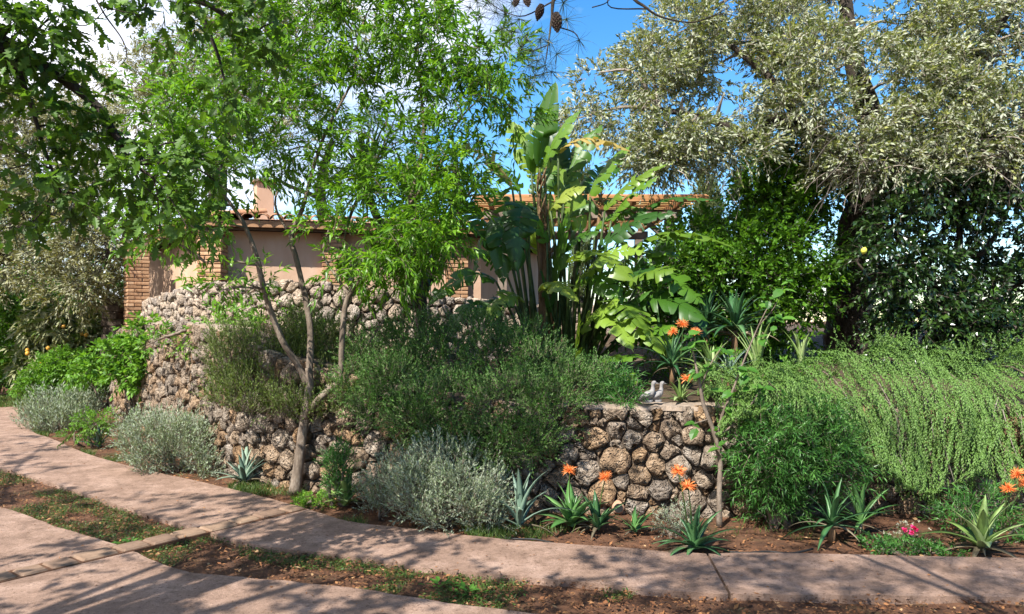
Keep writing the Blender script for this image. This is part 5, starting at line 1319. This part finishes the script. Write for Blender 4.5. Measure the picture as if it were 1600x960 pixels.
# trailing curtain on the right: long hanging strands
rng = np.random.default_rng(5)
def drape(x, s):
    '''profile of the curtain over the wall head: s 0 back of the mound .. 1 hanging tips'''
    yw = np.interp(x, [1.7, 3, 4.6, 6.6], [6.3, 6.4, 6.62, 6.9]); g = np.clip((x - 1.75) / .9, .25, 1)
    low = np.interp(x, [1.8, 2.4, 2.9, 3.6, 4.2, 5.5], [.75, .55, .28, .22, .30, .34]) + .08 * np.sin(x * 7.3)
    ys = np.interp(s, [0, .2, .4, .55, .7, 1.0], [.95, .55, .15, -.14, -.27, -.36]); top = .96 + .27 * g + .06 * np.sin(x * 4.1) + .03 * np.sin(x * 9.7)
    k = np.interp(s, [0, .2, .35, .5, .65, 1.0], [.80, 1.0, .97, .78, .55, 0])
    return np.stack([x, yw + ys, low + (top - low) * k], -1)
def trailing(name, label, base, n, mat, seed):
    rng = np.random.default_rng(seed)
    t = empty(name, base, label, 'shrub'); s = Soup()
    x0 = rng.uniform(1.7, 5.6, n); s0 = rng.uniform(0, .84, n) ** .9
    lump = noise3(np.stack([x0, s0 * 2.6, 0 * x0], 1), 3.3, 4.0) + .5 * noise3(np.stack([x0, s0 * 2.6, 0 * x0], 1), 8.0, 1.0)
    ok = lump > -.30; x0, s0, lump = x0[ok], s0[ok], lump[ok]; n = len(x0)
    ds = rng.uniform(.16, .44, n); dx = rng.normal(-.03, .05, n) + .06 * np.sin(x0 * 3.1); lift = .17 * lump + rng.normal(.03, .05, n); tt = rng.normal(0, .12, n); curl = rng.uniform(0, .10, n)
    inner = rng.uniform(0, 1, n) < .30; lift = np.where(inner, -.16, lift)
    def pos(k):
        q = drape(x0 + dx * k, np.minimum(1.15, s0 + ds * k)); o_ = lift * np.sin(math.pi * min(1, k * .8)) + curl * k ** 3
        q[:, 1] -= o_ * .8; q[:, 2] += o_ * .7; return q
    nl = 62
    for j in range(nl):
        k = (j + 1) / nl; q, q2 = pos(k), pos(k + .02); d = unit(q2 - q)
        a = unit(np.cross(d, np.array([.3, .5, .8]) + 0 * d)); b = np.cross(d, a); ph = j * 2.4 + x0 * 40
        sd = np.cos(ph)[:, None] * a + np.sin(ph)[:, None] * b; an = rad(34) * (1 - .3 * k)
        Lf = .027 * rng.uniform(.7, 1.3, n) * (1 - .45 * k ** 3)
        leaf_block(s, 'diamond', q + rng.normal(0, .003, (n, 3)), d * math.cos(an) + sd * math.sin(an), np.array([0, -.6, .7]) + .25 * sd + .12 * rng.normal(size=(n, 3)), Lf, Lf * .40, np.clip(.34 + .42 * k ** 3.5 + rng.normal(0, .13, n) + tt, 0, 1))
    cw = [tuple(drape(np.array([q]), np.array([.22]))[0] + rng.normal(0, .06, 3)) + (.22, .3, .06) for q in np.linspace(1.9, 5.4, 14)]
    sprays(s, rng, cw, 420, .22, 22, .026, .008, 'diamond', up=1.0, out=.3, droop=.25, ang=38, leafdroop=0, rnd=.5, tsd=.2, tmean=.45)
    o = s.build('foliage', (M[mat],), t); o['kind'] = 'stuff'
    for i in range(26):
        x = rng.uniform(1.9, 5.2); u0 = rng.uniform(.3, .7); q0 = drape(np.array([x]), np.array([u0]))[0] + np.array([0, -.02, .02]); q1 = drape(np.array([x + rng.normal(0, .12)]), np.array([u0 + rng.uniform(.15, .35)]))[0] + np.array([0, -rng.uniform(.02, .12), 0])
        tube('dead_stem', catmull([list(q0) + [.004], list((q0 + q1) / 2 + rng.normal(0, .03, 3)) + [.003], list(q1) + [.0015]], 4), M['twig'], t, 4, .1)
    for i in range(12):
        x = rng.uniform(2.0, 5.0); pth = [list(drape(np.array([x + .1 * u]), np.array([u]))[0] + np.array([0, .06, -.05])) + [.010 - .006 * u] for u in (0.05, .25, .45, .65)]
        tube('stem', catmull(pth, 4), M['bark'], t, 5, .1)
    return t
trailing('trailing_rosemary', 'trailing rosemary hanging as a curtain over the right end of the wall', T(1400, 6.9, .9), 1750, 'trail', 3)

bush('narrow_leaf_shrub', 'green narrow leaved shrub between the sapling and the trailing rosemary', G(1215, 822), [(1200, 672, 34, 26, 0), (1190, 700, 36, 32, -.1), (1240, 690, 42, 32, -.1), (1265, 720, 45, 36, -.15), (1215, 730, 45, 36, -.1), (1290, 690, 32, 40, 0), (1310, 735, 30, 26, -.1), (1180, 740, 25, 26, 0), (1260, 655, 26, 20, .1), (1230, 770, 36, 22, 0), (1200, 790, 30, 22, 0)],
     1000, 'narrow', 6.05, .07, .013, 'lance', twig=.2, nl=16, depth=.3, up=.6, stems=9, gap=-.65, leafdroop=.1, ang=60, droop=.1)

LV = 'grey lavender bushes along the drive'
needle_bush('lavender_bush', 'large silvery lavender in front of the shaded wall', G(705, 818), [(690, 740, 60, 40, 0), (740, 770, 50, 45, -.1), (660, 780, 50, 40, -.1), (710, 800, 60, 34, -.2), (760, 805, 34, 32, -.1), (640, 750, 40, 36, .1), (720, 740, 40, 34, .1)],
            2000, 'lavender', 6.05, sprig=.17, nl=16, L=.034, W=.009, up=1.0, out=.7, depth=.34, group=LV, rnd=.38, gap=-.25, gscale=6)
needle_bush('lavender_bush', 'thin twiggy lavender just left of the large silvery one', G(600, 806), [(600, 770, 26, 28, 0), (585, 785, 24, 20, 0), (615, 745, 22, 26, 0), (610, 790, 24, 14, 0)],
            300, 'lavender', 6.3, sprig=.18, nl=14, L=.032, W=.008, up=1.2, out=.6, depth=.2, group=LV, rnd=.35)
needle_bush('lavender_bush', 'round sage green lavender below the curved wall', G(272, 735), [(265, 690, 50, 34, 0), (300, 705, 40, 36, 0), (240, 700, 34, 34, 0), (270, 725, 56, 24, -.2), (310, 735, 36, 16, -.2), (225, 680, 22, 24, .2)],
            1700, 'lavender', 8.2, sprig=.2, nl=15, L=.042, W=.011, up=1.0, out=.7, depth=.5, group=LV, rnd=.38, gap=-.25, gscale=5)
needle_bush('lavender_bush', 'farthest lavender where the path bends away at the left', G(95, 668), [(95, 648, 40, 22, 0), (70, 660, 26, 20, 0), (125, 650, 26, 22, 0), (95, 668, 44, 14, -.2)],
            900, 'lavender', 11.3, sprig=.3, nl=13, L=.06, W=.014, up=1.4, out=.5, depth=.5, group=LV, rnd=.25)
# lavender flower spikes
bush('euphorbia_plant', 'bright green small plant with red flowers beside the far lavender', G(140, 697), [(135, 665, 22, 16, 0), (155, 660, 18, 16, 0), (120, 675, 18, 10, 0)], 150, 'lime_green', 9.6, .05, .018, 'lance', twig=.14, nl=12, depth=.2, cat='plant')
bush('euphorbia_plant', 'upright bright green spurge left of the large lavender', G(528, 790), [(520, 725, 14, 16, 0), (540, 720, 14, 18, 0), (530, 750, 20, 18, 0), (525, 770, 20, 14, 0), (545, 740, 12, 16, 0)], 80, 'narrow', 6.5, .06, .011, 'lance', twig=.16, nl=18, depth=.12, up=1.6, out=.3, cat='plant', gap=-.9)
bush('stonecrop_plant', 'yellow green low mat plant at the foot of the peach trunk', G(490, 792), [(490, 782, 26, 10, 0), (475, 788, 16, 8, 0), (510, 786, 14, 10, 0)], 110, 'lime_green', 6.6, .03, .012, 'oval', twig=.06, nl=12, depth=.12, cat='plant', up=1.2, gap=-.9, tmean=.75)
bush('saltbush_plant', 'grey feathery tuft behind the dense dark aloe', G(1050, 842), [(1040, 822, 22, 14, 0), (1060, 815, 16, 16, 0)], 80, 'lavender', 5.75, .03, .006, 'diamond', twig=.12, nl=16, depth=.12, cat='plant', up=1.2, gap=-.9)
bush('green_tuft', 'fresh green leafy clump behind the large pale aloe', G(1560, 846), [(1500, 815, 26, 26, 0), (1545, 800, 30, 26, .2), (1585, 815, 30, 30, 0), (1600, 840, 26, 22, -.1), (1570, 850, 30, 16, -.1)], 260, 'narrow', 5.75, .075, .012, 'lance', twig=.16, nl=12, depth=.25, cat='plant', up=1.0, gap=-.8)
bush('ground_cover', 'low green succulent mat along the drive below the pink flowers', G(1410, 862), [(1400, 857, 40, 7, 0), (1440, 860, 36, 6, 0), (1370, 855, 20, 8, 0), (1480, 866, 20, 6, 0)], 190, 'narrow', 5.3, .035, .012, 'oval', twig=.06, nl=9, depth=.16, cat='plant', up=1.4, gap=-.9)
bush('yellow_shrub', 'yellow green vine draped on the parapet behind the rosemary', T(400, 10.0, 1.4), [(340, 505, 18, 10, 0), (370, 510, 20, 10, 0), (410, 510, 22, 10, 0), (460, 500, 14, 14, 0), (380, 490, 12, 10, .1), (300, 535, 14, 10, -.4), (285, 545, 10, 8, -.4), (480, 510, 14, 12, 0)], 190, 'lime_green', 9.7, .055, .026, 'oval', twig=.14, nl=9, depth=.2, cat='vine', tmean=.7, gap=-.8)
bush('young_shrub', 'leafy green plant hanging over the corner of the curved wall', T(300, 9.3, 1.5), [(250, 520, 16, 10, .4), (235, 540, 12, 10, .5), (330, 510, 16, 14, 0), (350, 490, 14, 10, 0)], 60, 'lime_green', 9.3, .07, .03, 'oval', twig=.16, nl=8, depth=.2, gap=-.8)

bush('fern_clump', 'ferny green tuft between the rosemary and the stone ducks', T(975, 7.2, .85), [(965, 600, 20, 16, 0), (985, 615, 16, 14, -.2), (950, 625, 22, 14, -.3), (975, 630, 18, 8, -.5)], 170, 'narrow', 7.1, .075, .014, 'lance', twig=.18, nl=14, depth=.2, cat='plant', up=.8, gap=-.9)
bush('leafy_plant', 'leafy green undergrowth between the sapling and the striped yucca', T(1190, 7.2, .9), [(1150, 612, 20, 12, 0), (1185, 606, 20, 12, 0), (1225, 596, 20, 12, 0), (1250, 590, 18, 10, .2)], 90, 'hedge', 7.2, .075, .04, 'broad', twig=.16, nl=8, depth=.25, cat='plant', up=.8, gap=-.8)
bush('leafy_plant', 'dark leafy filler behind the pale striped aloe clump', T(1090, 8.2, .9), [(1040, 570, 30, 24, 0), (1080, 560, 30, 24, 0), (1120, 570, 30, 24, 0), (1010, 585, 24, 20, 0)], 90, 'laurel', 8.3, .08, .03, 'broad', twig=.18, nl=9, depth=.3, cat='plant', up=.8, gap=-.8)
# pink flowers with grey seed heads
pk = empty('pink_flower_plant', G(1420, 856), 'wispy grey plant with two bright pink flowers by the drive', 'flower')
s = Soup(); s2 = Soup()
for i in range(26):
    b_ = np.array(G(1400 + R.normal(0, 16), 855)); e = np.array(P(1408 + R.normal(0, 18), 822 + R.uniform(-8, 18), 5.42))
    tube('stem', [list(b_) + [.002], list((b_ + e) / 2 + R.normal(0, .01, 3)) + [.002], list(e) + [.0015]], M['stalk'], pk, 4, 0) if i < 14 else None
    s = Soup(); n = 10; leaf_block(s, 'diamond', np.tile(e, (n, 1)), R.normal(size=(n, 3)), R.normal(size=(n, 3)), np.full(n, .014), np.full(n, .007), R.uniform(0, 1, n)); s.build('seed_head', (M['seedhead'],), pk)
for px, py in [(1424, 832), (1431, 827), (1413, 828), (1427, 824)]:
    s2 = Soup(); n = 16; e = np.array(P(px, py, 5.38))
    leaf_block(s2, 'oval', np.tile(e, (n, 1)), R.normal(size=(n, 3)) + np.array([0, -.5, .2]), R.normal(size=(n, 3)), np.full(n, .022), np.full(n, .02), R.uniform(0, 1, n)); s2.build('flower_head', (M['pink'],), pk)

# ------------------------------------------------------------------ thin sapling with broad leaves before the wall
sb = G(1124, 822)
sap = empty('fig_sapling', sb, 'thin fig sapling with sparse broad leaves in front of the wall', 'sapling')
sy = sb.y
tube('trunk', limb([(1124, 824, sy, .024), (1124, 770, sy, .021), (1125, 715, sy, .02), (1115, 675, sy, .018), (1100, 635, sy, .015), (1093, 600, sy, .012), (1085, 560, sy + .05, .008), (1080, 530, sy + .05, .004)], 5), M['bark'], sap, 8, .08)
fbr = [[(1120, 690, sy, .013), (1128, 650, sy, .011), (1145, 610, sy, .009), (1160, 570, sy, .007), (1185, 510, sy, .005), (1205, 470, sy, .003)], [(1124, 680, sy, .009), (1150, 660, sy, .007), (1175, 630, sy - .05, .005), (1190, 605, sy - .05, .003)], [(1095, 605, sy, .008), (1110, 570, sy, .006), (1130, 540, sy, .003)], [(1108, 655, sy, .006), (1085, 662, sy - .05, .004)], [(1185, 510, sy, .004), (1210, 480, sy, .003), (1225, 445, sy, .002)]]
for b in fbr: tube('branch', limb(b, 4), M['bark'], sap, 6, .08)
figm = leaf_object_mesh('leaf', 'oval', M['fig'])
for px, py, n in [(1085, 662, 3), (1125, 668, 2), (1127, 700, 6), (1190, 605, 4), (1205, 470, 6), (1225, 445, 6), (1215, 500, 6), (1085, 545, 6), (1080, 530, 6), (1130, 545, 6), (1110, 575, 4), (1160, 570, 5), (1170, 590, 5), (1185, 620, 5), (1145, 615, 4), (1090, 585, 4), (1190, 530, 5), (1140, 640, 4), (1150, 660, 3)]:
    for i in range(n):
        p = P(px + R.normal(0, 5), py + R.normal(0, 5), sy + R.normal(0, .04)); a = R.uniform(0, 6.28); L_ = R.uniform(.06, .12)
        place_leaf(figm, 'leaf', sap, p, (math.cos(a), math.sin(a) * .6, R.normal(-.25, .3)), (R.normal(0, .4), -.5, 1), L_, L_ * .72)

# ------------------------------------------------------------------ stone ducks
def duck(label, px, Y, yaw, k=1.0):
    z0 = LWC.at(q_at_x(LWC, (px - 800) / FPX * Y))[2] + .045
    base = T(px, Y, z0)
    t = empty('duck_statue', base, label, 'statue', rz=yaw)
    body = [[-.105, 0, .012, .004], [-.085, 0, .022, .016], [-.05, 0, .042, .034], [-.012, 0, .060, .042], [.022, 0, .082, .037], [.040, 0, .112, .024], [.043, 0, .142, .017], [.044, 0, .165, .018], [.050, 0, .183, .021], [.062, 0, .188, .018], [.072, 0, .186, .010]]
    b = np.array(body) * k
    v, f = tube_geo(catmull(b, 4), 12)
    o = link('body', pmesh('body', v, f, .5), t, (M['stone_white'],), True, world_space=False)
    v, f = tube_geo(np.array([[.068, 0, .185, .009], [.085, 0, .181, .007], [.104, 0, .178, .003]]) * k, 8); v[:, 2] = (v[:, 2] - .182 * k) * .6 + .182 * k
    link('beak', pmesh('beak', v, f, .5), t, (M['stone_white'],), True, world_space=False)
    for sg in (-1, 1):
        v, f = tube_geo(np.array([[-.07, sg * .022, .036, .006], [-.035, sg * .034, .055, .019], [0, sg * .036, .072, .021], [.02, sg * .030, .085, .008]]) * k, 8)
        link('wing', pmesh('wing', v, f, .5), t, (M['stone_white'],), True, world_space=False)
    v, f = tube_geo(np.array([[0, 0, 0, .045], [0, 0, .018, .045], [0, 0, .02, .04]]) * k, 12)
    link('plinth', pmesh('plinth', v, f, .5), t, (M['stone_white'],), False, world_space=False)
duck('pale stone duck on the coping, the one on the left', 1013, 6.50, rad(-12), .88)
duck('pale stone duck on the coping, tucked behind the right side of the other', 1027, 6.54, rad(10), .84)

# ------------------------------------------------------------------ irrigation hose
def hose(label, pts):
    pth = catmull([list(G(a, b, .015)) + [.008] for a, b in pts], 5)
    o = tube('irrigation_hose', pth, M['hose'], None, 6, 0); tag(o, label, 'hose', 'irrigation hoses')
hose('black irrigation hose on the soil by the blue agave', [(770, 836), (800, 842), (835, 843), (860, 848), (885, 854)])
hose('black irrigation hose on the soil right of the dense dark aloe', [(1130, 862), (1165, 864), (1200, 862), (1235, 865), (1270, 858)])

# ------------------------------------------------------------------ grass, weeds and litter
def in_strip(x, y):
    xs = np.array([p[0] for p in NE]); a = np.interp(x, xs, [p[1] for p in NE]); b = np.interp(x, [p[0] for p in NT], [p[1] for p in NT])
    return b + .015 < y < a - .015
def bed(x, y):
    a = np.interp(x, [p[0] for p in FE], [p[1] for p in FE]); q = LWC.c; i = np.argmin(abs(q[:, 0] - x)); return a + .01 < y < q[i, 1]
NEx = np.array([p[0] for p in NE]); NEy = np.array([p[1] for p in NE]); NTx = np.array([p[0] for p in NT]); NTy = np.array([p[1] for p in NT])
s = Soup(); n = 42000
x = R.uniform(-9, 6, n); a = np.interp(x, NEx, NEy); b = np.interp(x, NTx, NTy); y = b + (a - b) * R.uniform(.02, .98, n)
p = np.stack([x, y, np.full(n, -.005)], 1)
# grass grows in patches: left part of the strip green, right part bare red soil
patch = noise3(p, 1.6, 3.0) + .35 * noise3(p, 5.0, 9.0) + np.where(x < -2.2, .25, 0) + np.where((x > -.4) & (x < 1.0), .28, 0) - np.where(x > 1.1, .55, 0)
ok = patch > .06; p = p[ok]; n = len(p)
d = np.stack([R.normal(0, .6, n), R.normal(0, .6, n), np.full(n, .75)], 1)
leaf_block(s, 'blade', p, d, R.normal(size=(n, 3)), R.uniform(.012, .045, n), R.uniform(.003, .006, n), np.clip(R.normal(.45, .25, n), 0, 1))
# clover-like leaves between
k = n // 2; q = p[R.integers(0, n, k)] + np.stack([R.normal(0, .03, k), R.normal(0, .02, k), R.uniform(.008, .03, k)], 1)
leaf_block(s, 'oval', q, np.stack([R.normal(size=k), R.normal(size=k), R.normal(0, .25, k)], 1), np.array([0, 0, 1]) + .3 * R.normal(size=(k, 3)), R.uniform(.01, .022, k), R.uniform(.008, .016, k), np.clip(R.normal(.4, .2, k), 0, 1))
# tufts in the bed and the verge at far left
n = 30000
x = R.uniform(-8.5, 4.5, n); a = np.interp(x, [q_[0] for q_ in FE], [q_[1] for q_ in FE]); y = a + .02 + abs(R.normal(0, .22, n)) * np.where(x < -3, 1.5, 1)
p = np.stack([x, y, np.full(n, -.005)], 1); ok = (noise3(p, 2.2, 20.0) + .4 * noise3(p, 6, 2)) > .04; p = p[ok]; n = len(p)
d = np.stack([R.normal(0, .5, n), R.normal(0, .5, n), np.full(n, .9)], 1)
leaf_block(s, 'blade', p, d, R.normal(size=(n, 3)), R.uniform(.03, .10, n), R.uniform(.004, .007, n), np.clip(R.normal(.5, .25, n), 0, 1))
n = 7000; p = np.stack([R.uniform(-14, -8.9, n), R.uniform(13.9, 16.2, n), np.zeros(n)], 1); d = np.stack([R.normal(0, .5, n), R.normal(0, .5, n), np.full(n, .9)], 1)
leaf_block(s, 'blade', p, d, R.normal(size=(n, 3)), R.uniform(.04, .09, n), R.uniform(.01, .02, n), np.clip(R.normal(.6, .2, n), 0, 1))
o = s.build('grass', (M['grass'],)); tag(o, 'short grass and clover growing between the concrete tracks', 'grass', kind='stuff')

s = Soup(); n = 40000
x = R.uniform(-9, 5.5, n); a = np.interp(x, NEx, NEy); b = np.interp(x, NTx, NTy); fe = np.interp(x, [q_[0] for q_ in FE], [q_[1] for q_ in FE])
w = R.uniform(0, 1, n)
y = np.where(w < .50, b + (a - b) * R.uniform(-.02, 1.02, n), np.where(w < .86, fe + R.uniform(-.02, 1, n) ** 1.3 * np.where(x < -2.5, 1.4, 1.05), b - .6 + R.uniform(0, 1, n) * (fe - b + .6)))
zz = np.where((w >= .93) | (y > b) & (y < b), .036, .004) + R.uniform(0, .012, n)
on = ((y < fe) & (y > a)) | (y < b); zz = np.where(on, .034 + R.uniform(0, .006, n), zz)
keep_ = ~on | (R.uniform(0, 1, n) < .5)
p = np.stack([x, y, zz], 1)[keep_]; n = len(p)
d = np.stack([R.normal(size=n), R.normal(size=n), R.normal(0, .18, n)], 1)
sz = (.006 + .042 * R.uniform(0, 1, n) ** 2.4) * np.where(on[keep_], .6, 1)
leaf_block(s, 'diamond', p, d, np.array([0, 0, 1]) + .35 * R.normal(size=(n, 3)), sz, sz * R.uniform(.25, .6, n), np.clip(R.beta(1.3, 2.4, n), 0, 1))
o = s.build('leaf_litter', (M['litter'],)); tag(o, 'dry brown leaves scattered over the soil and the drive', 'leaf litter', kind='stuff')

# broad weeds in the strip
wm = leaf_object_mesh('leaf', 'oval', M['fig'])
for i, (px, py, lab) in enumerate([(690, 917, 'pale broad leaved weed in the red soil strip'), (730, 928, 'second broad leaved weed nearer the camera in the red strip'), (205, 850, 'bright weed at the corner of the left grass strip by the pavers')]):
    g = G(px, py); t = empty('weed_plant', g, lab, 'weed')
    for j in range(16):
        a = j * 2.4; r = R.uniform(0, .10); L_ = R.uniform(.04, .075)
        place_leaf(wm, 'leaf', t, g + Vector((math.cos(a) * r, math.sin(a) * r * .6, .012)), (math.cos(a), math.sin(a), .35 + R.normal(0, .1)), (0, 0, 1), L_, L_ * .45)
